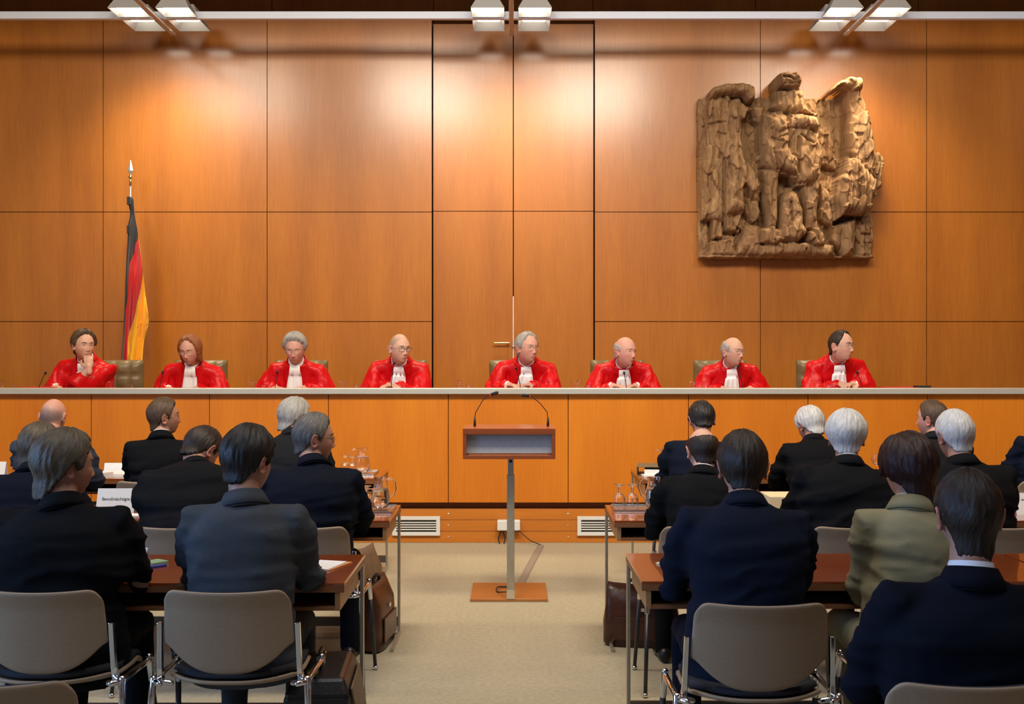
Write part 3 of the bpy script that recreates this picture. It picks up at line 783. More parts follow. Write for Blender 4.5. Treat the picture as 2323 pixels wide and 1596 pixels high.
# ------------------------------------------------------------------ judges' leather chairs
M_LEATH = mat('olive_leather', (.16, .115, .05), .38, spec=.5, var=.15, vscale=12, bump=.12, bscale=40)
def make_jchair():
    r = empty('leather_armchair')
    m = M(); rows = []
    for sgn, yy in ((-1, -.055), (1, .045)):
        rws = []
        for j in range(25):
            z = .50 + .55 * j / 24; row = []
            for i in range(25):
                x = -.245 + .49 * i / 24
                ex = 1 - (abs(x) / .245) ** 8; ez = 1 - (abs(z - .775) / .275) ** 10
                # pillowed squares with pulled-in buttons
                px_, pz = (x + .245) / .49 * 4, (z - .50) / .55 * 4
                tuft = (abs(math.sin(px_ * math.pi)) * abs(math.sin(pz * math.pi))) ** .35 * .022
                row.append((x, yy * max(.05, min(ex, ez)) ** .3 * 1.0 + sgn * tuft * max(0, min(ex, ez)), z))
            rws.append(row)
        rows.append(rws)
    for rws in rows: m.grid(rws)
    b = m.build('backrest', M_LEATH, r, smooth=True)
    m = M(); m.box(-.25, .25, -.02, .02, .49, 1.055); m.build('back_rim', M_LEATH, r, bevel=.02)
    m = M(); m.box(-.25, .25, -.52, .0, .36, .47); m.build('seat', M_LEATH, r, bevel=.03)
    for s in (-1, 1):
        m = M(); m.box(s * .26 - .02, s * .26 + .02, -.42, .0, .60, .63); m.box(s * .26 - .012, s * .26 + .012, -.25, -.19, .40, .61); m.build('armrest', M_BLACK, r, bevel=.008)
    m = M(); m.tube([(0, -.25, .36), (0, -.25, .06)], .03, 12, False); m.build('column', M_CHROME, r, smooth=True)
    m = M()
    for k in range(5):
        a = 2 * math.pi * k / 5
        m.tube([(0, -.25, .06), (.28 * math.cos(a), -.25 + .28 * math.sin(a), .045)], [.024, .014], 8)
        m.ell((.28 * math.cos(a), -.25 + .28 * math.sin(a), .025), (.025, .025, .025), n=10, m=8)
    m.build('star_base', M_BLACK, r, smooth=True)
    return r
jc = make_jchair()
JC = [(262, 'of the woman with chin on hand', 7), (455, 'of the red-haired woman', -2), (683, 'of the grey-haired man reading', 0), (908, 'of the shaven-headed man with glasses', 0),
      (1170, 'of the grey-haired man by the door gap', 0), (1400, 'of the bald man without glasses', 0), (1634, 'of the balding man with glasses', 2), (1868, 'of the dark-haired man', 0)]
for i, (px, who, a) in enumerate(JC):
    c = jc if i == 0 else copy_tree(jc)
    c.location = (atx(px, 10.75), 10.78, POD); c.rotation_euler.z = R(a)
    c.scale = (1, 1, 1.0 if i else 1.0)
    tag(c, 'olive-brown tufted leather chair ' + who + ', behind the bench', 'armchair', "leather chairs behind the judges' bench")
# ------------------------------------------------------------------ people
def rot_to(f, u):
    """matrix whose columns are right, forward, up"""
    f = Vector(f).normalized(); r = f.cross(Vector(u)).normalized(); u2 = r.cross(f)
    return Matrix((r, f, u2)).transposed()

def skull_point(az, el, face=True):
    """az 0 = face, +az to the right (+x); el -90..90 ; metres, origin mid head, y forward"""
    ce, se = math.cos(el), math.sin(el)
    x, y, z = ce * math.sin(az), ce * math.cos(az), se
    X, Y, Z = x * .0765, y * (.094 if y > 0 else .102), z * .118
    if Z > 0:                                        # fuller crown
        k = (Z / .118)
        X *= 1 + .10 * k * (1 - k) * 2; Y *= 1 + .08 * k * (1 - k) * 2
    else:
        k = min(1, -Z / .118)
        X *= 1 - .30 * k ** 1.6
        if y < 0: Y *= 1 - .42 * k ** 1.2
        else: Y = Y * (1 + .02 * k) + .030 * k ** 1.5 * max(0, y) ** .5
    if face and Y > 0:
        g = lambda a, b, c: math.exp(-((X - a) / c) ** 2 - ((Z - b[0]) / b[1]) ** 2)
        Y -= .010 * (g(.031, (.012, .014), .018) + g(-.031, (.012, .014), .018))
        Y += .004 * (g(.028, (.034, .009), .026) + g(-.028, (.034, .009), .026))
        Y += .004 * (g(.042, (-.020, .02), .02) + g(-.042, (-.020, .02), .02))
        Y += .005 * g(0, (-.098, .014), .022)
        Y -= .004 * g(0, (-.080, .006), .022)
        Y += .0032 * (g(0, (-.058, .007), .022) + g(0, (-.070, .007), .019))
        Y -= .004 * g(0, (-.0640, .0028), .024)
    return Vector((X, Y, Z))

def add_head(b, H, jaw=1.0):
    """H: function local head point -> body space"""
    rows = []; n, m_ = 72, 56
    for k in range(1, m_):
        el = -math.pi / 2 + math.pi * k / m_
        rows.append([H(skull_point(2 * math.pi * i / n, el)) for i in range(n)])
    b.loft(rows)
    # nose
    prof = [(.026, .0035, .003, .0), (.012, .0055, .006, .0), (-.004, .0068, .012, 0), (-.018, .0085, .019, 0), (-.028, .0125, .0235, 0), (-.036, .0115, .017, 0), (-.040, .006, .006, 0)]
    rings = []
    for z, wd, ht, _ in prof:
        base = .090 if z > .01 else .093
        rings.append([H((wd * math.cos(a) * 1.15, base - .010 + (ht + .010) * max(0, math.sin(a)) - .006 * max(0, -math.sin(a)), z)) for a in (2 * math.pi * k / 14 for k in range(14))])
    b.loft(rings)
    for s in (-1, 1):
        b.ell(H((s * .010, .100, -.034)), (.0065, .0085, .006), n=10, m=8)
        # eyelids
        b.tube([H((s * .016, .0795, .014)), H((s * .024, .0835, .0205)), H((s * .035, .0815, .0205)), H((s * .046, .071, .014))], [.0035, .0045, .0045, .003], 8)
        b.tube([H((s * .018, .080, .006)), H((s * .030, .0815, .002)), H((s * .044, .072, .008))], [.003, .0035, .0025], 8)
        # ears
        rr = []
        for k in range(9):
            t = math.pi * (k + .5) / 9
            rr.append(t)
        P = []
        for q in range(15):
            a = -2.3 + 4.6 * q / 14          # rim of the ear
            P.append(H((s * (.083 + .010 * max(0, math.sin(a + .5))), -.012 - .017 * math.cos(a) , -.004 + .031 * math.sin(a) - .004)))
        b.tube(P, [.005 + .0015 * (q < 4) for q in range(15)], 8)
        E = [H((s * .077, -.002, .012)), H((s * .080, -.012, .006)), H((s * .080, -.012, -.010)), H((s * .077, -.002, -.024))]
        b.tube(E, [.007, .0115, .0105, .007], 10)

def add_hand(b, W, d, palm_n, side, curl=.5, spread=1.0):
    """W wrist, d direction of the metacarpals, palm_n normal out of the palm, side +1 thumb towards d x palm_n"""
    d = Vector(d).normalized(); n = Vector(palm_n); n = (n - d * n.dot(d)).normalized(); s = d.cross(n) * side
    mtx = Matrix((s, d, n)).transposed()
    b.ell(W + d * .045, (.040, .054, .0155), mtx, n=16, m=10)
    b.tube([W - d * .03, W + d * .02], [.026, .027], 12)
    for k, (o, l) in enumerate(((.030, .072), (.010, .080), (-.010, .075), (-.029, .060))):
        p = W + d * .080 + s * o; dd = (d + s * o * 1.8 * spread).normalized(); pts = [p - dd * .02, p]
        a = 0.
        for j, f in enumerate((.45, .30, .25)):
            a += curl * (.55, .95, .75)[j]
            v = dd * math.cos(a) + n * math.sin(a)
            p = p + v * l * f * 1.05; pts.append(p)
        b.tube(pts, [.0095, .0095, .0085, .0078, .0068], 10)
    t0 = W + d * .018 + s * .026; t1 = t0 + (d * .55 + s * .75 + n * .25).normalized() * .038
    t2 = t1 + (d * .85 + s * .25 + n * (.3 + curl * .4)).normalized() * .030; t3 = t2 + (d * .9 - s * .1 + n * (.3 + curl * .5)).normalized() * .024
    b.tube([t0, t1, t2, t3], [.014, .0115, .0102, .0085], 10)

def ik(S, W, lu, lf, pole):
    S, W, pole = Vector(S), Vector(W), Vector(pole)
    v = W - S; L = min(v.length, (lu + lf) * .995); u = v.normalized()
    W2 = S + u * L
    a = (lu * lu - lf * lf + L * L) / (2 * L); h = math.sqrt(max(1e-6, lu * lu - a * a))
    p = (pole - u * pole.dot(u)).normalized()
    return S + u * a + p * h, W2

class Pose: pass
def solve_pose(hip_xy, head_xyz_top, base_z, face, head_yaw, head_pitch, head_roll=0., twist=0., neck_fwd=.0, curve=.35, neck=.150):
    """fit lean and size so that the crown of the head lands on the target; works in person-local space"""
    ca, sa = math.cos(-face), math.sin(-face)
    dx, dy = head_xyz_top[0] - hip_xy[0], head_xyz_top[1] - hip_xy[1]
    lx, ly = dx * ca - dy * sa, dx * sa + dy * ca
    zt = head_xyz_top[2] - base_z
    def chain(th):
        # pitch grows along the spine
        pts = []; p = Vector((0, 0, .54)); N = 26; ds = .52 / N
        for i in range(N + 1):
            a = th * (1 - curve) + th * 2 * curve * (i / N) - .10 * (1 - i / N)
            pts.append((p.copy(), a)); p = p + Vector((0, math.sin(a), math.cos(a))) * ds
        a_n = pts[-1][1] * .75 + .22
        hc = pts[-1][0] + Vector((0, math.sin(a_n) * .135 + .012 + neck_fwd, math.cos(a_n) * neck))
        return pts, hc
    def err(th):
        pts, hc = chain(th); k = zt / (hc.z + .122); return k * hc.y - ly, k
    lo, hi = -.35, 1.25
    for _ in range(40):
        mid = (lo + hi) / 2
        if err(mid)[0] > 0: hi = mid
        else: lo = mid
    th = (lo + hi) / 2; e, k = err(th)
    P = Pose(); P.k = k; P.th = th
    pts, hc = chain(th)
    lx /= k
    P.pts = [(p + Vector((lx * (min(1, max(0, (p.z - .54) / (hc.z - .54))) ** 1.0), 0, 0)), a) for p, a in pts]
    P.hc = Vector((lx, hc.y, hc.z)); P.roll = math.atan2(lx, hc.z - .54)
    P.twist = twist; P.face = face
    hy = head_yaw - face
    f = Vector((-math.sin(hy) * math.cos(head_pitch), math.cos(hy) * math.cos(head_pitch), math.sin(head_pitch)))
    up = Vector((math.sin(head_roll), 0, 1)) + Vector((math.sin(hy), -math.cos(hy), 0)) * math.sin(head_pitch) * .0
    P.HM = rot_to(f, up)
    return P
def frame(P, s):
    """point and axes on the spine, s metres above the hip joint"""
    t = s / .52 * 26; i = int(max(0, min(25, math.floor(t)))); q = t - i
    (p0, a0), (p1, a1) = P.pts[i], P.pts[i + 1]
    p = p0 + (p1 - p0) * q; a = a0 + (a1 - a0) * max(0, min(1, q))
    tw = P.twist * max(0, min(1, s / .45))
    f = Vector((-math.sin(tw) * math.cos(a), math.cos(tw) * math.cos(a), -math.sin(a)))
    u = Vector((math.sin(P.roll) * .6, math.sin(a), math.cos(a))).normalized()
    r = f.cross(u).normalized(); u = r.cross(f).normalized()
    return p, r, f, u
def ring(P, s, w, d, yo=0., n=28, e=2.5, back=1.0, rise=0.):
    p, r, f, u = frame(P, s); out = []
    for k in range(n):
        a = 2 * math.pi * k / n; c, sn = math.cos(a), math.sin(a)
        X = w * math.copysign(abs(c) ** (2 / e), c); Y = d * math.copysign(abs(sn) ** (2 / e), sn)
        if sn < 0: Y *= back
        out.append(p + r * X + f * (Y + yo) + u * rise * abs(c) ** 2)
    return out

M_SKIN = mat('skin', (.6, .35, .25), .5, attr='Col', spec=.4, var=.05, vscale=60, bump=.05, bscale=200)
M_SKIN.node_tree.nodes['Principled BSDF'].inputs['Subsurface Weight'].default_value = .06
M_SKIN.node_tree.nodes['Principled BSDF'].inputs['Subsurface Radius'].default_value = (.01, .004, .002)
M_EYE = mat('eye_white', (.55, .50, .46), .3)
M_IRIS = mat('eye_iris', (.03, .03, .035), .2)
M_SHIRT = mat('white_shirt', (.72, .76, .84), .8, sheen=.2)
M_LENS = mat('spectacle_lens', (1, 1, 1), .05, alpha=.05)
M_SHOE = mat('black_shoe', (.012, .012, .012), .35)

def hair_mat(name, ca, cb):
    if name in MATS: return MATS[name]
    m = bpy.data.materials.new(name); m.use_nodes = True; nt = m.node_tree; b = nt.nodes['Principled BSDF']; L = nt.links.new
    a = nt.nodes.new('ShaderNodeAttribute'); a.attribute_name = 'Strand'
    mp = nt.nodes.new('ShaderNodeMapping'); mp.inputs['Scale'].default_value = (55, 3.0, 1)
    n = nt.nodes.new('ShaderNodeTexNoise'); n.inputs['Scale'].default_value = 1.0; n.inputs['Detail'].default_value = 5; n.inputs['Roughness'].default_value = .65
    L(a.outputs['Vector'], mp.inputs[0]); L(mp.outputs[0], n.inputs[0])
    r = nt.nodes.new('ShaderNodeMapRange'); r.inputs[1].default_value = .33; r.inputs[2].default_value = .67
    L(n.outputs['Fac'], r.inputs[0])
    mx = nt.nodes.new('ShaderNodeMix'); mx.data_type = 'RGBA'; mx.inputs[6].default_value = (*ca, 1); mx.inputs[7].default_value = (*cb, 1)
    L(r.outputs[0], mx.inputs[0]); L(mx.outputs[2], b.inputs['Base Color'])
    b.inputs['Roughness'].default_value = .42; b.inputs['Specular IOR Level'].default_value = .35
    bp = nt.nodes.new('ShaderNodeBump'); bp.inputs['Strength'].default_value = .55; bp.inputs['Distance'].default_value = .006
    L(n.outputs['Fac'], bp.inputs['Height']); L(bp.outputs[0], b.inputs['Normal'])
    MATS[name] = m; return m

def sstep(a, b, x):
    t = max(0., min(1., (x - a) / (b - a))) if b != a else float(x > a)
    return t * t * (3 - 2 * t)
def make_hair(name, H, m_, parent, thick=.016, front=42, temple=28, side=0, nape=-36, bald=None, recede=0., long=.020, laz=(112, 140), cover_ears=False, part=None,
              wild=.003, seed=1, top_extra=0.006, puff=0.):
    """hair shell over the skull. front/temple/side/nape: hairline elevation in degrees around the head; bald: (rear_el) horseshoe"""
    n, k_ = 128, 80; rows = []; strand = []
    aw = [0, 25, 50, 68, 80, 92, 108, 125, 150, 180]
    el = [front, front - 1, temple, temple - 14 if not cover_ears else -20, side - 6, side + 9 if not cover_ears else -50, side - 12, -30, nape + 2, nape]
    if cover_ears: el = [front, front - 2, temple - 6, -10, -45, -62, -66, -66, -66, -66]
    for j in range(1, k_):
        e = -math.pi / 2 + math.pi * j / k_; ed = math.degrees(e); row = []
        for i in range(n):
            a = 2 * math.pi * i / n; ad = math.degrees(a); ad = ad if ad <= 180 else 360 - ad
            line = float(np.interp(ad, aw, el)) + recede * math.exp(-((ad - 38) / 18) ** 2)
            nz = noise.noise(Vector((math.sin(a) * 6, math.cos(a) * 6, seed)))
            line += nz * 5.0 + noise.noise(Vector((a * 14, seed, 0))) * 5.0
            mk = sstep(line - 3.0, line + (5.0 + 11 * sstep(75, 45, ad)), ed)
            if bald is not None:
                # bare crown: everything above a tilted circle
                top = bald[0] + (bald[1] - bald[0]) * (.5 - .5 * math.cos(math.radians(ad)))
                mk *= 1 - sstep(top - 7, top + 7, ed + nz * 3)
            sk = skull_point(a, e, face=False)
            cr = math.hypot(math.sin(a) * math.cos(e), math.cos(e) * math.cos(a) + .35)
            q = Vector((math.sin(a) * 9, math.cos(a) * 9 , e * 1.2 + seed * 5))
            clump = noise.noise(q) * .8 + noise.noise(q * 3.1) * .6
            t = thick + top_extra * max(0, math.sin(e)) + 1.5 * wild * clump + puff * max(0, math.cos((e - .35) * 1.4)) * sstep(40, 100, ad)
            if laz[0] > 100: t *= .38 + .62 * sstep(-42, 22, ed)
            if part is not None:
                t -= .007 * math.exp(-((sk.x - part) / .007) ** 2) * sstep(20, 50, ed)
            nr = Vector((sk.x / .0765 ** 2, sk.y / .098 ** 2, sk.z / .118 ** 2)).normalized()
            out = sk + nr * t
            if long > 0 and ad > laz[0]:
                f = sstep(laz[0], laz[1], ad); dn = sstep(5, -75, ed) if False else sstep(-5, 75, -ed + 0)
                hr = Vector((math.sin(a) * (.086 + puff), math.cos(a) * (.096 + puff) - .006, 0)) * (1 - (.10 if laz[0] < 100 else .24) * dn + .04 * clump)
                low = Vector((hr.x, hr.y, .118 * math.sin(e) - long * dn + clump * .006))
                out = out.lerp(low, f * sstep(5, 35, -ed + 25 * 0) )
            inner = sk - nr * .010
            p = inner.lerp(out, mk)
            row.append(H(p)); strand.append((a / 6.283 * 2.0 + (e * .15), e, 0))
        rows.append(row)
    b = M(); b.loft(rows)
    me = b.mesh(name); fix_normals(me)
    at_ = me.attributes.new('Strand', 'FLOAT_VECTOR', 'POINT')
    # swirl centre at the crown so strands run down the head
    arr = np.array(strand, dtype=np.float32); at_.data.foreach_set('vector', arr.reshape(-1))
    o = link_mesh('hair', me, m_, parent)
    return o

def glasses(H, parent, m_, thin=.0011, rnd=False, half=False, label=None):
    m = M()
    for s in (-1, 1):
        P = []
        for k in range(21):
            a = 2 * math.pi * k / 20
            c, sn = math.cos(a), math.sin(a); e = .8 if rnd else .62
            P.append(H((s * .032 + .0225 * math.copysign(abs(c) ** e, c), .0985 - abs(s * .032 + .02 * c) * .10, .006 + .0165 * math.copysign(abs(sn) ** e, sn))))
        m.tube(P, thin, 6, False)
        m.tube([H((s * .054, .094, .012)), H((s * .076, .075, .012)), H((s * .084, .0, .008)), H((s * .083, -.018, -.006))], thin, 6, False)
    m.tube([H((-.0095, .0985, .009)), H((0, .101, .012)), H((.0095, .0985, .009))], thin, 6, False)
    g = m.build('glasses', m_, parent, smooth=True)
    for s in (-1, 1):
        m = M(); P = [H((s * .032 + .022 * math.cos(a), .0975 - abs(s * .032 + .02 * math.cos(a)) * .10, .006 + .016 * math.sin(a))) for a in (2 * math.pi * k / 20 for k in range(20))]
        m.add(P, [tuple(range(20))]); m.build('lens', M_LENS, g)
    return g

SKINS = {'fair': ((.62, .36, .26), (.58, .25, .19)), 'pink': ((.60, .31, .235), (.58, .20, .15)), 'tan': ((.42, .22, .15), (.42, .15, .11))}
def make_person(label, group, X, Y, base_z, face_deg, head_px, top_py, head_D, yaw, pitch, outfit, hair, skin='fair', eyes=True, roll=0., twist=0.,
                lw=None, rw=None, lpole=None, rpole=None, width=1.0, girth=1.0, gl=None, brow=(.10, .07, .05), curve=.35, neck_fwd=0., hand_curl=.35,
                legs=True, collar=True, jcol=None, stubble=None, lhand=None, rhand=None, fold_seed=1, col_h=1.0, eye_closed=False, rear_wrinkle=1.0, neck=.150, le=None, re=None, bare=0, jab=(.050, .108)):
    face = R(face_deg)
    tgt = at(head_px, top_py, head_D)
    P = solve_pose((X, Y), tgt, base_z, face, R(yaw), R(pitch), R(roll), R(twist), neck_fwd, curve, neck)
    k = P.k
    Hf = lambda p: P.hc + P.HM @ Vector(p)
    # ---- body: one continuous surface
    b = M()
    add_head(b, Hf)
    neck0 = frame(P, .47)[0]; c7, r_, f_, u_ = frame(P, .52)
    b.tube([neck0, c7 + f_ * .004, Hf((0, -.020, -.050)), Hf((0, -.022, 0))], [.075, .058, .053, .05], 20)
    b.tube([Hf((0, .03, -.075)), Hf((0, -.005, -.085)) * .5 + c7 * .5], [.030, .04], 14)
    rb_ = .74 if outfit.get('robe') else .86
    b.loft([ring(P, s, w * rb_, d * (rb_ - .04), yo) for s, w, d, yo in ((-.06, .175, .13, 0), (.05, .18, .13, 0), (.2, .165, .12, 0), (.35, .18, .12, 0), (.43, .185, .11, 0), (.485, .15, .085, 0), (.52, .07, .055, 0))])
    arms = []
    for s, w_, pole in ((-1, lw, lpole), (1, rw, rpole)):
        pS, rS, fS, uS = frame(P, .440)
        S = pS + rS * s * .178 * width - fS * .005
        if w_ is None: w_ = (s * .10, S.y + .36, .785 / k if base_z == 0 else .80)
        if pole is None: pole = (s * .42, -.1, -.9)
        ex = le if s < 0 else re
        if w_ == 'chin': w_ = Hf((-.004, .118, -.105)) + Vector((0, .008, -.072))
        if ex is not None: E, W = Vector(ex), Vector(w_)
        else: E, W = ik(S, w_, .285, .255, pole)
        arms.append((s, S, E, W))
        if outfit.get('robe'):
            Sb = S - uS * .040 - rS * s * .02
            b.tube([pS + rS * s * .06 - uS * .03, Sb, Sb.lerp(E, .5), E, E.lerp(W, .5), W], [.040, .040, .040, .034, .034, .024], 16)
        else:
            b.tube([pS + rS * s * .08, S, S.lerp(E, .5), E, E.lerp(W, .5), W], [.050, .048, .042, .036, .034, .024], 16)
        hd = lhand if s < 0 else rhand
        d = (W - E).normalized()
        if hd: add_hand(b, W, hd[0], hd[1], hd[2], hd[3])
        else: add_hand(b, W, Vector((d.x, d.y, min(d.z, .1) * .3)), (0, 0, -1), -s, hand_curl)
    me = remeshed(b, .0052, 2)
    co = get_co(me)
    base, red = (np.array(c) for c in SKINS[skin])
    hm = np.array(P.HM.transposed()); loc = (co - np.array(P.hc)) @ hm.T
    colr = np.tile(base, (len(co), 1))
    def blend(c, w): 
        nonlocal colr
        colr = colr * (1 - w[:, None]) + np.array(c) * w[:, None]
    x, y, z = loc[:, 0], loc[:, 1], loc[:, 2]
    inh = np.exp(-np.maximum(0, np.abs(loc).max(1) - .13) * 80)
    blend(red, .6 * np.exp(-((np.abs(x) - .045) / .022) ** 2 - ((z + .03) / .025) ** 2) * (y > .03))
    blend(red, .6 * np.exp(-(x / .014) ** 2 - ((z + .03) / .016) ** 2) * (y > .09))
    blend((.45, .13, .11), .85 * ((np.abs(x) < .025) & (y > .07)) * np.exp(-((z + .064) / .0075) ** 4) * np.exp(-(x / .022) ** 4))
    blend(red, .7 * (np.abs(x) > .080) * (np.abs(z) < .06) * inh)
    if stubble:
        el_ = np.degrees(np.arctan2(z, np.hypot(x, y))); azd = np.degrees(np.arctan2(np.abs(x), y))
        hl = np.interp(azd, [0, 40, 70, 85, 110, 180], stubble[1])
        w = 1 / (1 + np.exp(-(el_ - hl) / 3)) * (1 / (1 + np.exp((el_ - stubble[2] - stubble[3] * (azd / 180)) / 6))) * (np.abs(x) < .081) * inh * (np.hypot(x, y) < .13) * (z > -.1)
        blend(stubble[0], w * .75)
    set_attr(me, 'Col', np.clip(colr, 0, 1))
    o = link_mesh('person', me, M_SKIN)
    o.location = (X, Y, base_z); o.rotation_euler.z = face; o.scale = (k,) * 3
    tag(o, label, 'person', group)
    if eyes:
        for s in (-1, 1):
            if not eye_closed:
                m = M(); m.ell(Hf((s * .0315, .0708, .0115)), (.0125, .0125, .0105), P.HM, n=14, m=10); e = m.build('eye', M_EYE, o, smooth=True)
                m = M(); m.ell(Hf((s * .0315, .0815, .0110)), (.0052, .003, .0052), P.HM, n=10, m=8); m.build('iris', M_IRIS, e, smooth=True)
            m = M(); m.tube([Hf((s * .014, .0915, .029)), Hf((s * .028, .0905, .0345)), Hf((s * .046, .078, .030))], [.003, .0034, .002], 8); m.build('eyebrow', mat('brow_%.2f' % brow[0], brow, .8), o, smooth=True)
    if hair:
        make_hair('hair', Hf, hair['m'], o, **{q: v for q, v in hair.items() if q != 'm'})
    if gl: glasses(Hf, o, gl[0], *gl[1:])
    # ---- clothes
    robe = outfit.get('robe')
    g = girth
    b = M()
    if not robe:
        T = [(-.13, .195, .165, .03), (-.05, .198, .155, .015), (.06, .188, .140, .0), (.16, .180, .132, -.002), (.27, .190, .132, -.006), (.36, .200, .130, -.012), (.42, .186, .116, -.015),
             (.465, .150, .098, -.014), (.50, .108, .080, -.008), (.53, .074, .070, 0.0)]
    else:
        T = [(-.15, .25, .22, .10), (-.05, .24, .20, .07), (.06, .225, .17, .03), (.16, .225, .155, .01), (.27, .215, .15, 0), (.34, .20, .142, -.01), (.40, .175, .125, -.012), (.45, .142, .105, -.012), (.49, .110, .088, -.006), (.53, .080, .076, .0)]
    tb = M(); tb.loft([ring(P, s, w, d, yo) for s, w, d, yo in T])
    b.loft([ring(P, s, w * (g if s < .40 else (1 + g) / 2) * (width if s > .2 else 1), d * (g if s < .45 else 1), yo) for s, w, d, yo in T])
    ar = outfit.get('sleeve', 1.0)
    for s, S, E, W in arms:
        pS, rS, fS, uS = frame(P, .440)
        if not robe:
            S2 = S + rS * s * .010 * width + uS * .006
            b.tube([pS + rS * s * .05 + uS * .006, S2, S2.lerp(E, .35), S2.lerp(E, .75), E, E.lerp(W, .3), E.lerp(W, .7), W + (W - E).normalized() * .0], [.068, .070 * ar, .068 * ar, .060 * ar, .056 * ar, .056 * ar, .047, .043], 20)
        else:
            S2 = S + rS * s * .006 - uS * .030
            wd_ = outfit.get('wide', 1.0)
            b.tube([pS + rS * s * .06 + uS * .004, S2, S2.lerp(E, .35), S2.lerp(E, .75), E, E.lerp(W, .3), E.lerp(W, .6), W - (W - E).normalized() * .03] if s != bare else [pS + rS * s * .05, S2, S2.lerp(E, .35), S2.lerp(E, .75), E, E.lerp(W, .25), E.lerp(W, .42)], [.070, .074, .080 * wd_, .084 * wd_, .080 * wd_, .072 * wd_, .066, .056] if s != bare else [.070, .074, .084, .092, .094, .085, .062], 22)
    if legs:
        pass
    me = remeshed(b, .0125 if not robe else .0115, 6)
    co = get_co(me); no = get_no(me)
    hipz = .54
    disp = np.zeros(len(co)); sd = fold_seed * 3.7
    S_ = outfit.get('fold', 1.0)
    zc = frame(P, .30)[0].z
    for i in range(len(co)):
        p = co[i]
        if not robe:
            # drag lines across the back, elbows crumpled
            a1 = noise.noise(Vector((p[0] * 3.0 + sd, p[1] * 3, p[2] * 17 + p[0] * 2.5 * math.sin(sd))))
            a2 = noise.noise(Vector((p[0] * 7, p[1] * 7 + sd, p[2] * 26)))
            lowb = math.exp(-((p[2] - (zc - .08)) / .16) ** 2) * rear_wrinkle
            arm = 1.0 if abs(p[0] - P.hc.x * .5) > .19 else 0.
            rdg = (1 - min(1, abs(a1) * 5)) ** 2
            disp[i] = S_ * (.015 * a1 * (.45 + lowb + arm * .35) + .014 * rdg * (lowb + arm * .45 + .1) + .007 * a2 * (.4 + arm))
        else:
            a1 = noise.noise(Vector((p[0] * 17 + sd, p[1] * 12, p[2] * 4.2 + abs(p[0]) * 8)))
            a2 = noise.noise(Vector((p[0] * 24, p[1] * 20 + sd, p[2] * 9)))
            rdg = (1 - min(1, abs(a1) * 4)) ** 2
            top = 1 - math.exp(-max(0, frame(P, .52)[0].z - p[2]) * 12)
            disp[i] = S_ * (.022 * a1 + .013 * rdg + .009 * a2) * top
    set_co(me, co + no * disp[:, None])
    jk = link_mesh('robe' if robe else 'jacket', me, outfit['m'], o)
    q_ = jk.modifiers.new('s', 'SMOOTH'); q_.iterations = 2; q_.factor = .5
    if not robe and outfit.get('vent', True):
        pass
    # trousers and shoes
    if legs:
        b = M()
        kn = 1 / k
        for s in (-1, 1):
            hip = Vector((s * .085, 0, .53)); knee = Vector((s * .13, .43, .535 * kn if k > 1 else .53)); ank = Vector((s * .13, .40, .10)); 
            b.tube([hip, hip.lerp(knee, .5), knee, knee.lerp(ank, .4), ank, ank - Vector((0, 0, .03))], [.095, .086, .064, .062, .050, .052], 18)
        b.ell((0, .0, .545), (.165, .14, .09))
        me = remeshed(b, .016, 4); co = get_co(me); no = get_no(me)
        d = np.array([noise.noise(Vector((p[0] * 12 + sd, p[1] * 12, p[2] * 10))) for p in co]) * .006
        set_co(me, co + no * d[:, None])
        link_mesh('trousers', me, outfit.get('tm', outfit['m']), o)
        for s in (-1, 1):
            m = M(); cx, cy = s * .13, .40
            m.loft([[(cx + w_ * math.cos(a), cy + yy, max(0.0, zz + h * math.sin(a))) for a in (2 * math.pi * q / 14 for q in range(14))]
                    for yy, w_, zz, h in ((-.075, .012, .035, .02), (-.065, .030, .04, .035), (-.02, .037, .045, .045), (.04, .038, .04, .038), (.11, .046, .028, .028), (.165, .042, .022, .022), (.195, .02, .018, .014))])
            m.build('shoe', M_SHOE, o, smooth=True)
    # collars
    c0, rr, ff, uu = frame(P, .515)
    nd = (Hf((0, -.02, -.05)) - c0).normalized()
    rN = (rr - nd * rr.dot(nd)).normalized(); fN = nd.cross(rN) * -1
    if fN.dot(ff) < 0: fN = -fN
    def band(h0, h1, a0, b0, a1, b1, th, off=0., gap=0., nn=40, droop=0.):
        rows = []
        for t in (0, .5, 1):
            row = []
            for q in range(nn + 1):
                an = math.pi / 2 + gap + (2 * math.pi - 2 * gap) * q / nn
                A = a0 + (a1 - a0) * t; Bq = b0 + (b1 - b0) * t
                front = max(0, math.sin(an))
                row.append(c0 + rN * A * math.cos(an) + fN * (Bq * math.sin(an) + off) + nd * (h0 + (h1 - h0) * t - droop * front))
            rows.append(row)
        return rows
    if collar and not robe:
        m = M(); m.grid(band(-.01, .030 * col_h + .008, .064, .066, .0585, .062, 0, droop=.03)); m.build('shirt_collar', outfit.get('sm', M_SHIRT), o, smooth=True, solid=.003)
    if not robe:
        m = M(); m.grid(band(-.03, .036, .092, .090, .068, .072, 0, off=.0, gap=.35, droop=.045)); m.grid(band(.036, -.022, .0685, .0725, .098, .096, 0, gap=.35, droop=.045))
        m.build('jacket_collar', outfit['m'], o, smooth=True, solid=.006)
    else:
        m = M(); m.grid(band(-.040, .042, .096, .090, .074, .077, 0, off=-.002, gap=1.2, droop=.0)); m.build('robe_collar', outfit['m'], o, smooth=True, solid=.006)
        m = M(); m.grid(band(-.035, .050, .076, .080, .060, .065, 0, droop=.02)); nb_ = m.build('neckband', M_JABOT, o, smooth=True, solid=.004)
        # pleated jabot laid on the front of the robe
        bv = BVHTree.FromPolygons([Vector(v) for v in tb.v], tb.f)
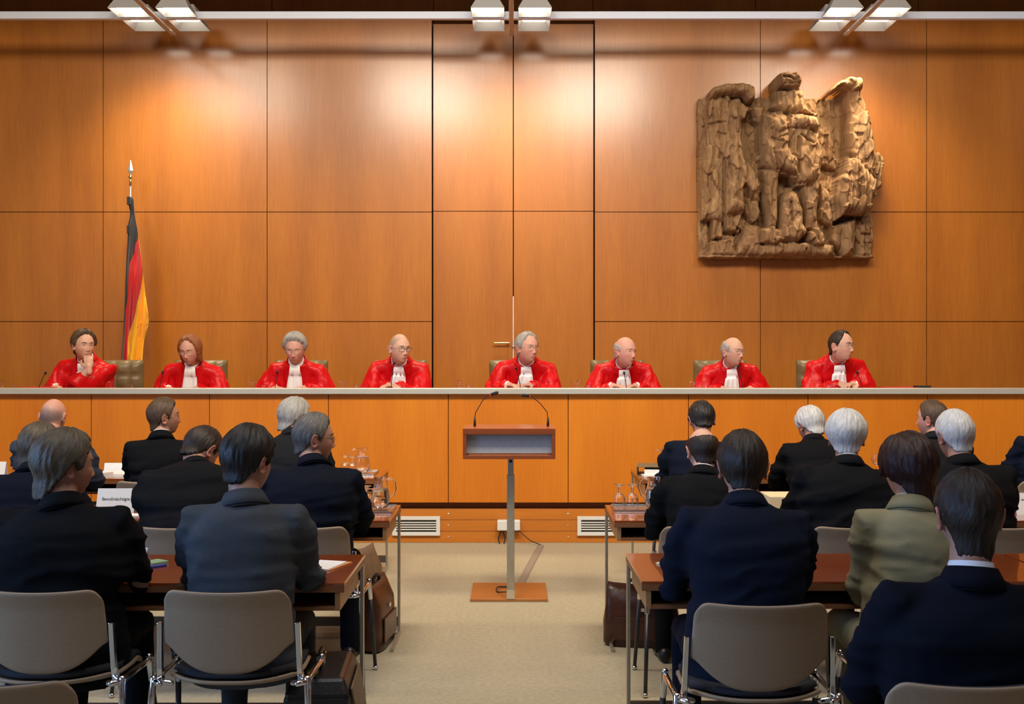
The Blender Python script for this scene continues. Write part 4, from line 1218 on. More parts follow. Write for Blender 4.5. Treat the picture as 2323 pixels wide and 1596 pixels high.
        bv2 = BVHTree.FromPolygons([Vector(v.co) for v in jk.data.vertices], [tuple(p.vertices) for p in jk.data.polygons])
        rows = []
        for j in range(26):
            t = j / 25; s = .485 - .48 * t
            p, r1, f1, u1 = frame(P, s)
            row = []
            hw = jab[0] + (jab[1] - jab[0]) * t
            for q in range(29):
                v = -1 + 2 * q / 28
                src = p + r1 * (v * hw + .012 * t) + f1 * .6
                h = bv.ray_cast(src, -f1)
                base_p = h[0] if h[0] is not None else p + f1 * .15
                h2 = bv2.ray_cast(base_p + f1 * .075, -f1, .075)
                if h2[0] is not None: base_p = h2[0]
                row.append(base_p + f1 * (.014 + .006 * math.sin(v * 9.5 + 1) * min(1, t * 3 + .3)))
            rows.append(row)
        # smooth the draped depth a little
        for _ in range(4):
            rows = [[(rows[max(j - 1, 0)][q] + rows[j][q] * 2 + rows[min(j + 1, 25)][q]) / 4 for q in range(29)] for j in range(26)]
            rows[0] = [r_ * .5 + t_ * .5 for r_, t_ in zip(rows[0], [c0 + fN * .118 + rN * ((-1 + 2 * q / 28) * .050) + nd * (-.035) for q in range(29)])]
        top_ = [c0 + fN * .080 + rN * (v * .040) + nd * (.044) for v in (-1 + 2 * q / 28 for q in range(29))]
        top2 = [c0 + fN * .106 + rN * (v * .045) + nd * (.004) for v in (-1 + 2 * q / 28 for q in range(29))]
        m = M(); m.grid([top_, top2] + rows); m.build('jabot', M_JABOT, o, smooth=True, solid=.004)
    # cuffs
    for s, S, E, W in arms:
        if s == bare: continue
        d = (W - E).normalized()
        m = M(); m.tube([W - d * .03, W + d * .012], [.034, .033], 14, False)
        m.build('shirt_cuff', M_SHIRT if not robe else M_JABOT, o, smooth=True)
    return o, P, arms

M_JABOT = mat('white_jabot', (.90, .90, .90), .8, sheen=.2)
M_ROBE = mat('red_satin', (.55, .003, .006), .36, spec=.28, bump=.45, bscale=24, bstretch=(1, 1, .35))
def cloth(name, c, rough=.85, var=.10, sheen=.0): return mat(name, c, rough, spec=.10, var=var, vscale=260, sheen=sheen, bump=.12, bscale=420)
C_BLACK = cloth('black_wool', (.0055, .0058, .007)); C_NAVY = cloth('navy_wool', (.0045, .0062, .0125)); C_NAVY2 = cloth('deep_navy_wool', (.006, .0092, .020))
C_GREY = cloth('grey_wool', (.052, .058, .067), var=.14); C_DGREY = cloth('dark_grey_wool', (.012, .013, .015)); C_BGREY = cloth('blue_grey_wool', (.04, .05, .075))
C_OLIVE = cloth('olive_beige_wool', (.27, .245, .145), var=.06)
H_BROWNGREY = hair_mat('hair_brown_grey', (.035, .026, .016), (.13, .10, .065)); H_GREY = hair_mat('hair_grey', (.22, .21, .19), (.42, .41, .38))
H_WHITE = hair_mat('hair_white', (.38, .38, .38), (.68, .68, .66)); H_DARK = hair_mat('hair_dark', (.006, .005, .005), (.024, .020, .017))
H_RED = hair_mat('hair_red', (.16, .045, .014), (.36, .13, .045)); H_BROWN = hair_mat('hair_brown', (.040, .022, .012), (.12, .070, .038))
H_DBROWN = hair_mat('hair_dark_brown', (.009, .006, .005), (.040, .024, .015)); H_AUB = hair_mat('hair_dark_auburn', (.012, .004, .004), (.040, .012, .010))
H_SALT = hair_mat('hair_salt_pepper', (.035, .033, .032), (.17, .155, .135)); H_LBROWN = hair_mat('hair_greying_brown', (.07, .05, .032), (.22, .165, .11))
G_GOLD = mat('gold_frame', (.55, .40, .20), .3, 1.); G_DARK = mat('dark_frame', (.03, .03, .03), .35); G_SILVER = mat('silver_frame', (.5, .5, .5), .3, 1.)
ROBE = dict(m=M_ROBE, robe=True)
JY = 10.42
def judge(label, X_px, head_px, top_py, head_D, yaw, pitch, hair, **kw):
    X = atx(X_px, 10.25)
    kw.setdefault('outfit', ROBE)
    return make_person(label, "judges in red robes behind the bench", X, kw.pop('Y', JY), POD, 180, head_px, top_py, head_D, yaw, pitch, hair=hair, legs=True, **kw)
# yaw: 180 looks straight at the camera, above 180 turns to the viewer's right
TBL = .775
def W(x, y): return (x, y, TBL)
judge('person in a red robe, short brown hair, resting the chin on a raised hand', 182, 190, 750, 10.08, 222, -6,
      dict(m=H_BROWN, thick=.018, front=54, temple=42, side=2, nape=-44, puff=.010, wild=.005, seed=3), skin='fair', rw=W(.10, .42), lw='chin',
      le=(-.03, .40, .765), bare=-1, lhand=((.10, -.12, 1.0), (.25, -1.0, -.1), 1, 1.35), fold_seed=1, hand_curl=.5)
judge('person in a red robe with a red-brown bob and glasses, eyes lowered', 430, 431, 761, 10.06, 172, -20,
      dict(m=H_RED, thick=.014, front=56, temple=42, long=.022, laz=(50, 80), cover_ears=True, puff=.010, part=.01, wild=.003, seed=5), skin='pink', gl=(G_GOLD, .0011, True), lw=W(-.13, .34), rw=W(.13, .34), lpole=(-.5, -.3, -.8), rpole=(.5, -.3, -.8), fold_seed=2, eye_closed=True, brow=(.25, .13, .06))
judge('person in a red robe with thick silver-grey hair, glasses low, looking down at papers', 668, 669, 758, 10.06, 181, -20,
      dict(m=H_GREY, thick=.020, front=48, temple=38, side=2, nape=-40, top_extra=.012, puff=.006, wild=.005, seed=6), skin='pink', gl=(G_SILVER, .0009, True), lw=W(-.13, .34), rw=W(.13, .34), lpole=(-.5, -.3, -.8), rpole=(.5, -.3, -.8), fold_seed=3, eye_closed=True, brow=(.3, .28, .24))
judge('person in a red robe, shaven head and dark thin-framed glasses, hands folded', 899, 906, 756, 10.0, 216, -8, None, skin='fair', gl=(G_DARK, .0015), lw=W(-.03, .44), rw=W(.05, .42), fold_seed=4,
      stubble=((.30, .22, .17), [60, 48, 20, -2, -18, -30], 55, 20), brow=(.28, .18, .12))
judge('person in a red robe, wavy grey hair and gold glasses, beside the door gap', 1188, 1196, 755, 10.0, 216, -4,
      dict(m=H_GREY, thick=.011, front=56, temple=36, side=0, nape=-38, recede=12, puff=.006, wild=.004, seed=8), skin='pink', gl=(G_GOLD, .0011), lw=W(-.06, .42), rw=W(.13, .42), fold_seed=5, brow=(.35, .26, .2))
judge('person in a red robe, bald on top without glasses, third robe from the right', 1414, 1418, 763, 9.98, 220, -6,
      dict(m=H_GREY, thick=.006, front=50, temple=40, side=0, nape=-36, bald=(12, 38), wild=.001, seed=9, top_extra=0), skin='pink', lw=W(-.08, .44), rw=W(.12, .42), fold_seed=6, brow=(.4, .3, .24))
judge('person in a red robe, balding with pale grey sides and large wire glasses', 1660, 1662, 764, 10.04, 218, -6,
      dict(m=H_GREY, thick=.010, front=50, temple=40, side=0, nape=-36, bald=(14, 46), wild=.002, seed=10, top_extra=0), skin='fair', gl=(G_SILVER, .0012), lw=W(-.13, .34), rw=W(.13, .34), lpole=(-.5, -.3, -.8), rpole=(.5, -.3, -.8), fold_seed=7, brow=(.4, .3, .24))
judge('person in a red robe, dark brown receding hair and rimless glasses, rightmost robe', 1900, 1908, 750, 10.0, 222, -4,
      dict(m=H_DBROWN, thick=.008, front=54, temple=34, side=0, nape=-38, recede=14, wild=.002, seed=11), skin='fair', gl=(G_SILVER, .0008), lw=W(-.05, .44), rw=W(.07, .42), fold_seed=8, brow=(.08, .05, .04))

def aud(label, X, Y, head_px, top_py, head_D, yaw, pitch, outfit, hair, **kw):
    kw.setdefault('eyes', abs(yaw) > 50)
    return make_person(label, 'seated audience in suits', X, Y, 0, 0, head_px, top_py, head_D, yaw, pitch, outfit, hair, **kw)
def suit(m, **k): d = dict(m=m); d.update(k); return d
# yaw: 0 looks at the bench, negative turns to the right
# nearest rows
aud('person with long greying brown hair in a black suit, nearest left row', -1.60, 4.12, 150, 983, 4.20, -48, -6, suit(C_BLACK),
    dict(m=H_BROWNGREY, thick=.020, front=40, temple=30, long=.035, laz=(60, 90), cover_ears=False, side=-2, nape=-62, puff=.014, wild=.005, seed=21), skin='tan', width=1.18, girth=1.12, fold_seed=11, eyes=True)
aud('person with short dark hair in a mid-grey suit, leaning on the nearest left table', -.965, 4.12, 562, 974, 4.22, -28, -10, suit(C_GREY),
    dict(m=H_DARK, thick=.018, front=40, temple=30, side=0, nape=-44, top_extra=.010, wild=.005, seed=22), skin='tan', width=1.0, fold_seed=12, curve=.5)
aud('person with short dark brown hair in a navy suit, nearest right row', .80, 3.98, 1684, 984, 4.16, -4, -6, suit(C_NAVY2),
    dict(m=H_DBROWN, thick=.016, front=40, temple=30, side=0, nape=-44, top_extra=.006, wild=.004, seed=23), skin='tan', width=1.05, girth=1.06, fold_seed=13, rear_wrinkle=.8)
aud('person with dark auburn hair in an olive-beige jacket, nearest right row', 1.43, 4.16, 2058, 994, 4.28, 12, -8, suit(C_OLIVE, sm=M_SHIRT),
    dict(m=H_AUB, thick=.024, front=40, temple=30, long=.02, laz=(70, 105), side=-10, nape=-58, puff=.012, wild=.005, part=-.02, seed=24), skin='fair', width=.90, girth=.92, fold_seed=14, lw=(-.03, .36, .80), rw=(.10, .34, .80), lpole=(-.12, -.1, -.9), rpole=(.2, -.1, -.9), col_h=1.2)
aud('person with dark brown hair in a navy suit, closest to the camera at bottom right', 1.16, 2.98, 2196, 1070, 3.02, -3, 2, suit(C_NAVY),
    dict(m=H_DBROWN, thick=.013, front=40, temple=30, side=0, nape=-58, long=.045, top_extra=.004, wild=.004, seed=25), skin='tan', width=1.14, girth=1.1, neck=.178, fold_seed=15, lw=(-.10, .30, .64), rw=(.1, .30, .64), lpole=(-.8, -.2, -.7), rpole=(.8, -.2, -.7), col_h=1.5, rear_wrinkle=.5)
# second row
aud('person with grey-brown hair in a dark blue suit at the left edge, second left row', -2.36, 5.50, 92, 963, 5.72, -30, -6, suit(C_NAVY),
    dict(m=H_BROWNGREY, thick=.016, front=46, temple=34, long=.025, laz=(80, 115), side=0, nape=-56, recede=10, puff=.008, wild=.004, seed=31), skin='tan', width=1.08, fold_seed=21)
aud('person in a black suit bowing the head, broad back, second left row', -1.56, 5.46, 456, 966, 5.90, -30, -42, suit(C_BLACK),
    dict(m=H_DBROWN, thick=.010, front=42, temple=30, side=0, nape=-42, wild=.003, seed=32), skin='tan', width=1.16, girth=1.14, fold_seed=22, collar=False)
aud('person with salt-and-pepper hair and round glasses in profile, navy suit, second left row', -.96, 5.50, 712, 940, 5.68, -68, -6, suit(C_NAVY),
    dict(m=H_SALT, thick=.013, front=42, temple=30, side=0, nape=-44, wild=.003, seed=33), skin='tan', width=1.08, girth=1.08, fold_seed=23, gl=(G_DARK, .0014, True), collar=False)
aud('person with a bald spot in a black suit, second right row', .90, 5.50, 1594, 970, 5.72, 6, -14, suit(C_BLACK),
    dict(m=H_DBROWN, thick=.010, front=50, temple=40, side=0, nape=-42, bald=(28, 38), wild=.002, seed=34, top_extra=0), skin='fair', width=.98, fold_seed=24, col_h=1.3)
aud('person with full white hair in a black suit, second right row', 1.58, 5.50, 1920, 937, 5.66, -14, -6, suit(C_BLACK),
    dict(m=H_WHITE, thick=.020, front=40, temple=30, side=0, nape=-44, top_extra=.008, puff=.008, wild=.004, seed=35), skin='tan', width=1.10, girth=1.1, fold_seed=25, col_h=1.25)
aud('person with pale grey hair in a black suit, right end of the second right row', 2.22, 5.50, 2166, 934, 5.66, 10, -8, suit(C_BLACK),
    dict(m=H_WHITE, thick=.015, front=40, temple=30, side=0, nape=-44, top_extra=.006, wild=.003, seed=36), skin='tan', width=1.08, girth=1.05, fold_seed=26, collar=False)
# front row
aud('bald person in a blue-grey suit in the front left row', -2.95, 7.35, 121, 903, 7.50, -4, -12, suit(C_BGREY), None, skin='pink', width=1.12, fold_seed=31, collar=False,
    stubble=((.13, .12, .11), [80, 60, 20, -4, -20, -34], 8, 14))
aud('person with brown hair turning right in profile, black suit, front left row', -2.27, 7.35, 372, 905, 7.46, -62, 0, suit(C_BLACK),
    dict(m=H_BROWN, thick=.014, front=40, temple=30, side=0, nape=-46, wild=.003, top_extra=.008, seed=42), skin='tan', fold_seed=32, gl=(G_GOLD, .0010), col_h=1.3)
aud('person with swept grey hair in a dark grey suit, front left row', -1.43, 7.35, 668, 906, 7.60, -46, -14, suit(C_DGREY),
    dict(m=H_GREY, thick=.017, front=40, temple=30, side=0, nape=-52, puff=.006, top_extra=.008, wild=.005, long=.025, laz=(80, 115), seed=43), skin='tan', fold_seed=33, collar=False, eyes=True)
aud('person with dark curly hair bowing in a navy suit, front right row', 1.20, 7.35, 1592, 912, 7.55, 2, -26, suit(C_NAVY2),
    dict(m=H_DARK, thick=.014, front=40, temple=30, side=0, nape=-40, wild=.006, seed=44), skin='tan', fold_seed=34, width=1.08, collar=False)
aud('person with white hair bending to the left in a black suit, front right row', 1.98, 7.35, 1838, 925, 7.66, 18, -26, suit(C_BLACK),
    dict(m=H_WHITE, thick=.017, front=40, temple=30, side=0, nape=-48, wild=.005, puff=.006, seed=45), skin='tan', fold_seed=35, width=1.05, collar=False)
aud('person with brown hair looking left in a black suit, front right row', 2.74, 7.35, 2114, 910, 7.50, 44, -2, suit(C_DGREY),
    dict(m=H_BROWN, thick=.012, front=42, temple=30, side=0, nape=-44, wild=.003, seed=46), skin='pink', fold_seed=36, collar=False, eyes=True)
aud('person in a navy suit cut off by the right picture edge, front right row', 3.42, 7.35, 2385, 905, 7.50, 0, -4, suit(C_NAVY2),
    dict(m=H_DARK, thick=.013, front=42, temple=30, side=0, nape=-44, wild=.003, seed=47), skin='tan', fold_seed=37, width=1.05)
# ------------------------------------------------------------------ glassware
M_GLASS = mat('clear_glass', (1, 1, 1), .02, trans=1., ior=1.45)
M_WATER = mat('water', (.96, .98, 1), .0, trans=1., ior=1.33)
def dens(prof):
    out = [prof[0]]
    for (a, b), (c, d) in zip(prof, prof[1:]):
        L = math.hypot(c - a, d - b)
        if L > .004:
            e = .0012 / L
            out += [(a + (c - a) * t, b + (d - b) * t) for t in (e, 1 - e)]
        out.append((c, d))
    return out
def make_pitcher(h=.165, r=.052):
    e = empty('water_pitcher')
    k = h / .165
    out = [(.0, 0), (.036, 0), (.042, .006), (.050, .03), (.052, .055), (.047, .09), (.036, .125), (.033, .145), (.037, .165)]
    inn = [(.035, .164), (.031, .145), (.034, .125), (.045, .09), (.050, .055), (.047, .03), (.038, .010), (0, .008)]
    m = M(); m.lathe(dens([(a * r / .052, z * k) for a, z in out + inn]), n=32); m.build('pitcher_body', M_GLASS, e, smooth=True)
    m = M(); q = r / .052
    m.tube([(.034 * q, 0, .150 * k), (.058 * q, 0, .158 * k), (.080 * q, 0, .135 * k), (.084 * q, 0, .10 * k), (.070 * q, 0, .065 * k), (.050 * q, 0, .055 * k)], .0055 * q, 10); m.build('handle', M_GLASS, e, smooth=True)
    m = M(); m.lathe([(0, .011 * k), (.0365 * q, .012 * k), (.046 * q, .03 * k), (.0488 * q, .055 * k), (.044 * q, .09 * k), (.040 * q, .104 * k), (0, .104 * k)], n=32); m.build('water', M_WATER, e, smooth=True)
    return e
def make_goblet():
    """stemmed glass standing upside down on its rim"""
    e = empty('goblet')
    prof = [(.033, .0), (.0345, .02), (.032, .045), (.022, .062), (.006, .070), (.0045, .085), (.0055, .100), (.012, .106), (.030, .112), (.0305, .114), (0, .1155), (0, .066), (.018, .0585), (.0295, .044), (.0325, .02), (.031, .0)]
    m = M(); m.lathe(dens(prof), n=28); m.build('glass_body', M_GLASS, e, smooth=True); return e
def make_wineglass():
    e = empty('wine_glass')
    prof = [(0, 0), (.033, .001), (.031, .003), (.006, .008), (.004, .03), (.0045, .055), (.02, .065), (.034, .085), (.037, .105), (.032, .135), (.031, .135), (.0355, .105), (.032, .086), (.018, .069), (0, .064)]
    m = M(); m.lathe(dens(prof), n=28); m.build('glass_body', M_GLASS, e, smooth=True)
    m = M(); m.lathe([(0, .066), (.018, .0705), (.0315, .087), (.0345, .10), (0, .10)], n=28); m.build('water', M_WATER, e, smooth=True); return e
def make_tumbler():
    e = empty('tumbler')
    m = M(); m.lathe(dens([(0, 0), (.028, 0), (.034, .02), (.037, .06), (.035, .115), (.033, .115), (.035, .06), (.032, .02), (.027, .008), (0, .008)]), n=24); m.build('glass_body', M_GLASS, e, smooth=True); return e
def place(o, loc, label, cat, group=None, rz=0., s=1.):
    o.location = loc; o.rotation_euler.z = R(rz); o.scale = (s,) * 3; tag(o, label, cat, group); return o
def tray(loc, a, b, label):
    m = M(); rows = []
    m.box(-a, a, -b, b, 0, .004)
    for x0, x1, y0, y1 in ((-a, a, -b, -b + .006), (-a, a, b - .006, b), (-a, -a + .006, -b, b), (a - .006, a, -b, b)): m.box(x0, x1, y0, y1, .004, .012)
    o = m.build('serving_tray', mat('tray_steel', (.55, .54, .52), .25, 1.), bevel=.002); o.location = loc; tag(o, label, 'tray', 'steel trays on the tables')
PP = make_pitcher(); GG = make_goblet(); WG = make_wineglass(); TU = make_tumbler()
t0 = TZ
tray((-.745, 6.24, t0), .105, .15, 'steel tray on the right end of the second left table, under the big pitcher')
place(PP, (-.72, 6.27, t0 + .012), 'water pitcher with a round handle on the second left table, nearest the aisle', 'pitcher', 'water pitchers', 0)
place(GG, (-.785, 6.16, t0 + .012), 'upturned goblet in front of the big pitcher on the left, at its left', 'goblet', 'goblets')
for x, y, lb in ((-.735, 6.155, 'upturned goblet in front of the big pitcher on the left, at its right'), (-.80, 6.29, 'upturned goblet beside the big pitcher, half behind the arm of the man in glasses')):
    place(copy_tree(GG), (x, y, t0 + .012), lb, 'goblet', 'goblets')
tray((-1.08, 8.12, t0), .12, .15, 'steel tray on the end of the front left table, farther from the camera')
place(copy_tree(PP), (-1.06, 8.13, t0 + .012), 'water pitcher on the front left table, just under the bench panels', 'pitcher', 'water pitchers', 200, 1.03)
for x, y, lb in ((-1.185, 8.14, 'upturned goblet farthest left beside the pitcher on the front left table'), (-1.13, 8.10, 'upturned goblet touching the left of the pitcher on the front left table')):
    place(copy_tree(GG), (x, y, t0 + .012), lb, 'goblet', 'goblets')
tray((.70, 6.28, t0), .15, .12, 'steel tray on the left end of the second right table with two goblets')
place(copy_tree(PP), (.775, 6.26, t0 + .012), 'water pitcher on the second right table beside the two goblets', 'pitcher', 'water pitchers', 160)
place(copy_tree(GG), (.592, 6.33, t0 + .012), 'upturned goblet nearest the aisle on the second right table', 'goblet', 'goblets', 0, 1.03)
place(copy_tree(GG), (.664, 6.33, t0 + .012), 'upturned goblet between the other goblet and the pitcher on the right', 'goblet', 'goblets', 0, 1.03)
place(copy_tree(PP), (1.10, 8.22, t0), 'water pitcher behind the brown binder on the front right table', 'pitcher', 'water pitchers', 170)
place(WG, (atx(1988, 8.15), 8.15, t0), 'stemmed wine glass with water standing between two seated heads on the right', 'glass')

# ------------------------------------------------------------------ on the judges' desk
DZ = POD + .735; D_ = 9.78
jp = make_pitcher(.150, .034)
for i, (px, who) in enumerate(((4, 'at the far left end of the bench'), (256, 'between the flag and the leftmost robe'), (575, "left of the silver-haired reader's tumbler"), (780, 'left of the shaven-headed person'), (1043, 'left of the wavy grey-haired person'),
                               (1313, 'left of the bald person without glasses'), (1577, 'left of the balding person with wire glasses'), (1855, 'in front of the rightmost robe'))):
    place(jp if i == 0 else copy_tree(jp), (atx(px, D_), D_, DZ), 'small glass water jug on the bench ' + who, 'jug', 'water jugs on the bench', 180)
for i, (px, who) in enumerate(((33, 'next to the leftmost jug'), (292, 'just left of the flag foot'), (603, "before the silver-haired reader's sleeve"), (812, "by the shaven-headed person's sleeve"), (1066, 'by the jug left of the lectern microphones'),
                               (1338, "by the bald person's sleeve"), (1604, 'by the balding person with wire glasses'), (1882, 'in front of the rightmost robe'))):
    place(TU if i == 0 else copy_tree(TU), (atx(px, D_), D_, DZ), 'small glass tumbler on the bench ' + who, 'tumbler', 'tumblers on the bench')
for px, py, bpx, who in ((107, 845, 88, 'left of the person with chin on hand'), (372, 843, 362, 'left of the red-haired person'), (631, 843, 624, 'left of the silver-haired reader'), (895, 823, 888, 'against the white jabot of the shaven-headed person'),
                         (1170, 835, 1180, 'of the person before the door gap'), (1415, 845, 1421, 'of the bald person without glasses'), (1672, 831, 1684, 'of the person with wire glasses'), (1942, 844, 1956, 'right of the rightmost jabot')):
    D2 = 9.70
    r = empty('desk_microphone', (atx(bpx, D2), D2, DZ)); tag(r, 'thin black desk microphone on the bench, ' + who, 'microphone', 'desk microphones on the bench')
    h = at(px, py, D2) - r.location
    m = M(); m.lathe([(0, 0), (.035, 0), (.035, .012), (.01, .022), (0, .022)], n=20); m.build('microphone_base', M_BLACK, r, smooth=True)
    m = M(); m.tube([(0, 0, .02), (0, 0, h.z * .45), (h.x * .55, -.01, h.z * .8), (h.x * .9, -.02, h.z * .97)], .0032, 8); m.build('gooseneck', M_BLACK, r, smooth=True)
    m = M(); m.tube([(h.x * .9, -.02, h.z * .97), (h.x * 1.02, -.035, h.z * 1.01)], .010, 12); m.build('microphone_head', M_BLACK, r, smooth=True)
def booklet(name, loc, sx, sy, sz, m_, label, cat, rz=0., parts=None, group=None, tilt=0.):
    m = M(); m.box(-sx / 2, sx / 2, -sy / 2, sy / 2, 0, sz)
    o = m.build(name, m_, bevel=min(.001, sz * .3)); o.location = loc; o.rotation_euler = (R(tilt), 0, R(rz)); tag(o, label, cat, group); return o
M_RED = mat('red_board', (.5, .01, .015), .6)
bk = booklet('book', (atx(2092, 9.75), 9.75, DZ), .20, .24, .088, M_PAPER, 'thick white-edged book at the right end of the bench', 'book')
booklet('spectacle_case', (atx(2092, 9.74), 9.74, DZ + .088), .13, .06, .022, M_BLACK, 'dark case lying on the white-edged book at the right of the bench', 'case')
booklet('red_folder', (atx(2038, 9.8), 9.80, DZ), .26, .30, .095, M_RED, 'red folder stack on the bench right of the rightmost robe', 'folder')
booklet('red_folder', (atx(90, 9.8), 9.80, DZ), .24, .30, .095, M_RED, 'red folder stack on the bench at the left, beside the chin-resting person', 'folder')
m = M(); a = at(1153, 864, 9.8); b_ = at(1171, 882, 9.72); m.tube([a, b_], .0042, 8)
tag(m.build('pencil', mat('pencil_wood', (.65, .38, .2), .5), smooth=True), 'light wooden pencil sticking up from the hand before the wavy grey-haired person', 'pencil')

# ------------------------------------------------------------------ name cards and papers
def text_mesh(name, s, size, loc_m, m_, parent):
    c = bpy.data.curves.new(name, 'FONT'); c.body = s; c.size = size; c.align_x = 'CENTER'; c.align_y = 'CENTER'; c.extrude = .0002; c.offset = size * .012
    t = bpy.data.objects.new(name, c); COL.objects.link(t); t.matrix_world = loc_m
    dg = bpy.context.evaluated_depsgraph_get(); me = bpy.data.meshes.new_from_object(t.evaluated_get(dg)); bpy.data.objects.remove(t)
    o = bpy.data.objects.new(name, me); me.materials.clear(); me.materials.append(m_); COL.objects.link(o); o.parent = parent; o.matrix_local = loc_m
    return o
M_INK = mat('ink', (.05, .05, .05), .8); M_CARD = mat('name_card_stock', (.62, .62, .60), .8)
def name_card(X, Y, w, h, label, txt=None, rz=0, ts=.03, z=TZ, m_=None, tz=.5, tx=0.):
    e = empty('name_card', (X, Y, z), R(rz)); tag(e, label, 'name card', 'folded name cards')
    sl = h * .35; t = .0018
    m = M(); m.loft([[(-w / 2, -sl, 0), (w / 2, -sl, 0), (w / 2, -sl + t, 0), (-w / 2, -sl + t, 0)], [(-w / 2, -t, h), (w / 2, -t, h), (w / 2, 0, h), (-w / 2, 0, h)]])
    m.build('front_flap', m_ or M_CARD, e)
    m = M(); m.loft([[(-w / 2, sl, 0), (w / 2, sl, 0), (w / 2, sl - t, 0), (-w / 2, sl - t, 0)], [(-w / 2, t, h), (w / 2, t, h), (w / 2, 0, h), (-w / 2, 0, h)]])
    m.build('rear_flap', m_ or M_CARD, e)
    if txt:
        ang = math.atan2(sl, h)
        mt = Matrix.Translation((tx, -sl * (1 - tz) - .0016, h * tz)) @ Matrix.Rotation(R(90) - ang, 4, 'X')
        text_mesh('lettering', txt, ts, mt, M_INK, e)
name_card(atx(269, 6.2), 6.18, .205, .125, 'pale grey folded name card lettered Bevollmächtigte on the second left table', 'Bevollmächtigte', 0, .0235, tz=.56)
M_WCARD = mat('white_card', (.80, .81, .82), .8)
name_card(atx(264, 8.1), 8.15, .20, .072, 'low white folded name card on the front left table, near the wooden bench', None, 0, .02, m_=M_WCARD)
name_card(atx(307, 4.55), 4.55, .11, .085, 'small white folded card on the nearest left table by the black elbow', None, -12, .02, m_=M_WCARD)
name_card(atx(2340, 6.10), 6.10, .19, .11, 'white folded name card at the right picture edge on the second right table', 'Minister', 0, .014, m_=M_WCARD, tz=.68, tx=-.037)
name_card(atx(2275, 8.1), 8.1, .14, .055, 'low white card on the front right table near the right edge', None, 0, .02, m_=M_WCARD)
name_card(atx(-5, 7.95), 7.95, .12, .10, 'white folded card cut off by the left picture edge on the front left table', None, 0, .02, m_=M_WCARD)
def paper(px, D, w, d, h, label, rz=0., z=TZ, m_=None, tilt=0.):
    return booklet('paper_stack', (atx(px, D), D, z), w, d, h, m_ or M_PAPER, label, 'papers', rz, group='papers on the tables', tilt=tilt)
paper(255, 7.98, .24, .22, .022, 'thick white paper stack behind the name cards on the front left table', 6)
paper(225, 7.82, .12, .14, .04, 'small heap of white papers left of the name card, front left table', -20)
paper(290, 6.02, .14, .10, .006, 'white sheets just in front of the grey name card', 8)
paper(208, 6.15, .10, .2, .004, 'white sheets left of the grey name card', -5)
paper(300, 4.66, .16, .14, .006, 'white sheet under the small folded card, nearest left table', -20)
paper(2, 4.6, .20, .32, .03, 'thick pale paper stack at the left picture edge, nearest left table', 3)
paper(812, 7.92, .05, .08, .004, 'white napkin in front of the pitcher, front left table', 30)
paper(735, 4.60, .12, .18, .008, 'white sheets beside the right elbow of the grey-suited person', -16)
paper(744, 4.61, .12, .19, .004, 'orange folder under the white sheets beside the grey-suited elbow', -20, m_=mat('orange_folder', (.62, .25, .08), .7)).location.z = TZ
paper(1771, 6.25, .17, .24, .085, 'cream folder standing out between the navy and the black suit, second right table', 0, m_=mat('cream_folder', (.72, .62, .36), .8))
paper(1528, 4.62, .10, .12, .006, 'cream sheet by the left elbow of the navy-suited person', 20, m_=MATS['cream_folder'])
paper(1490, 7.92, .20, .12, .012, 'grey-white paper block under the front of the brown binder', 4)
paper(333, 4.62, .07, .16, .012, 'thin green folder sticking out by the black elbow, nearest left table', -35, m_=mat('green_folder', (.22, .36, .20), .7))
paper(338, 4.56, .03, .14, .008, 'blue folder edge under the green folder, nearest left table', -45, m_=mat('blue_folder', (.02, .04, .25), .5))
# ring binder
b0 = empty('ring_binder', (atx(1492, 8.08), 8.08, TZ), R(-8)); tag(b0, 'brown ring binder lying on the front right table by the navy suit', 'binder')
m = M(); m.box(-.14, .16, -.14, .14, 0, .004); m.box(-.14, .16, -.14, .14, .060, .064); m.box(-.144, -.138, -.14, .14, 0, .064)
m.build('binder_cover', mat('binder_brown', (.16, .12, .07), .5), b0, bevel=.001)
m = M(); m.box(-.09, .15, -.13, .13, .006, .045); m.build('binder_pages', M_PAPER, b0)
m = M(); m.box(-.1455, -.144, -.05, .05, .012, .052); m.build('spine_label', M_WHITE, b0)
# pen
m = M(); m.tube([(atx(255, 6.05), 6.0, TZ + .006), (atx(285, 6.05), 6.04, TZ + .006)], .005, 8)
tag(m.build('pen', M_BLACK, smooth=True), 'black pen lying in front of the grey name card', 'pen')

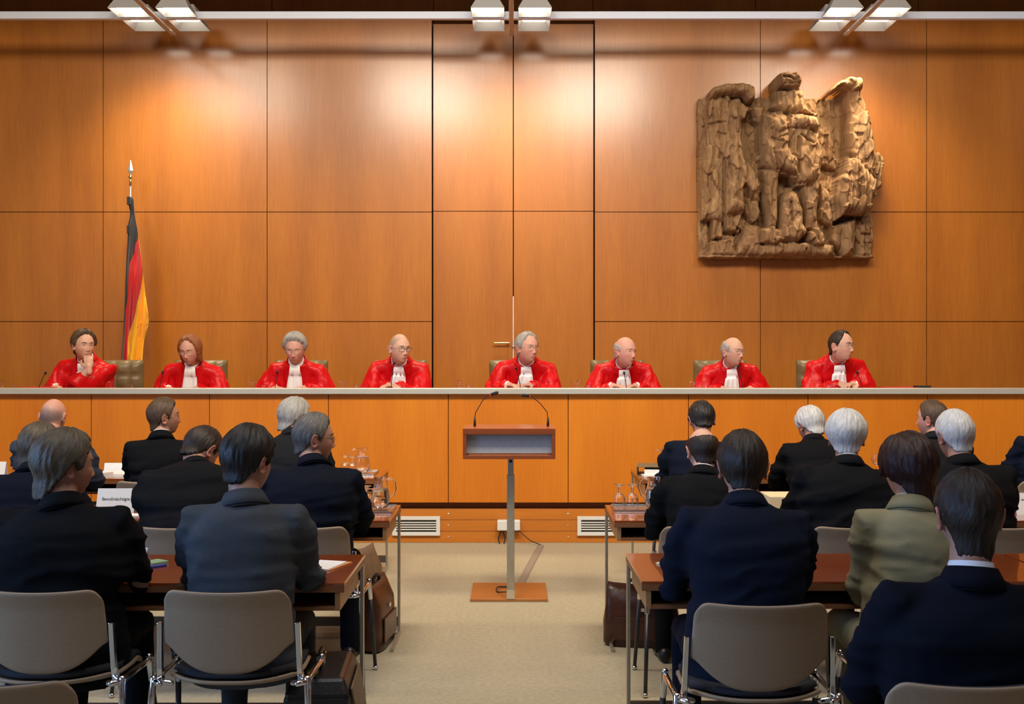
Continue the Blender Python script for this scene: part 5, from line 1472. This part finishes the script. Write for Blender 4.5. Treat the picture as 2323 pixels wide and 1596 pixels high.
# ------------------------------------------------------------------ bags
M_LBROWN = mat('brown_leather', (.060, .020, .010), .32, spec=.5, var=.3, vscale=14, bump=.2, bscale=30)
M_LBLACK = mat('black_leather', (.012, .010, .010), .38, spec=.5, bump=.15, bscale=60)
M_LTAN = mat('tan_leather', (.16, .10, .06), .55, var=.15, vscale=20, bump=.15, bscale=40)
def soft_bag(loc, lx, ly, h, m_, label, rz=0., top=.35, handle=True, name='leather_bag'):
    e = empty(name, loc, R(rz)); tag(e, label, 'bag', None)
    m = M(); rings = []
    for t, kx, ky in ((0, .90, .90), (.04, 1, 1), (.35, 1.02, 1.02), (.7, .97, .92), (.9, .92, top + .15), (1, .88, top * .5)):
        rings.append([(lx / 2 * kx * math.copysign(abs(math.cos(a)) ** .45, math.cos(a)) + .006 * math.sin(a * 3 + t * 7), ly / 2 * ky * math.copysign(abs(math.sin(a)) ** .45, math.sin(a)), h * t + (.012 * math.cos(a * 2) if 0 < t else 0)) for a in (2 * math.pi * k / 28 for k in range(28))])
    m.loft(rings); m.build('bag_body', m_, e, smooth=True)
    if handle:
        m = M(); m.tube([(-lx * .18, 0, h * .97), (-lx * .15, 0, h * 1.06), (0, 0, h * 1.10), (lx * .15, 0, h * 1.06), (lx * .18, 0, h * .97)], .010, 10); m.build('handle', M_LBLACK, e, smooth=True)
        m = M(); m.box(-.018, .018, -ly / 2 * 1.0 - .004, -ly / 2 * .9, h * .60, h * .66); m.build('clasp', M_CHROME, e, bevel=.002)
        m = M(); m.box(-lx * .36, lx * .36, -ly / 2 * 1.05 - .004, -ly / 2 * .98, h * .12, h * .5); m.build('front_pocket', m_, e, bevel=.012)
    return e
soft_bag((-.735, 6.20, 0), .42, .15, .345, M_LBROWN, 'brown leather briefcase standing under the second left table', 84)
soft_bag((-.90, 6.85, 0), .34, .16, .41, M_LTAN, 'tan soft bag standing behind the brown briefcase, under the front left tables', 70, .2, False)
soft_bag((.70, 6.20, 0), .40, .17, .325, M_LBROWN, 'dark brown satchel on the floor under the second right table', -8)
e = empty('pilot_case', (-.70, 4.30, 0), R(3)); tag(e, 'black boxy pilot case on the floor behind the nearest left table leg', 'case')
m = M(); m.box(-.125, .11, -.23, .21, 0.012, .36); m.build('case_body', M_LBLACK, e, bevel=.018)
m = M(); m.loft([[(-.125, -.235, .35), (.112, -.235, .35), (.112, .212, .35), (-.125, .212, .35)], [(-.10, -.20, .415), (.085, -.20, .415), (.085, .18, .415), (-.10, .18, .415)]]); m.build('case_lid', M_LBLACK, e, bevel=.015)
m = M(); m.loft([[(.108, -.18, .37), (.116, -.18, .37), (.116, .16, .37), (.108, .16, .37)], [(.135, -.16, .22), (.143, -.16, .22), (.143, .14, .22), (.135, .14, .22)], [(.125, -.10, .10), (.133, -.10, .10), (.133, .10, .10), (.125, .10, .10)]])
m.build('side_flap', M_LTAN, e, bevel=.003)
m = M(); m.tube([(-.02, -.10, .415), (-.02, -.085, .45), (-.02, .07, .45), (-.02, .085, .415)], .009, 10); m.build('handle', M_LBLACK, e, smooth=True)
for y in (-.14, .12):
    m = M(); m.box(-.05, -.01, y - .015, y + .015, .410, .424); m.build('lock', M_BRASS, e, bevel=.002)
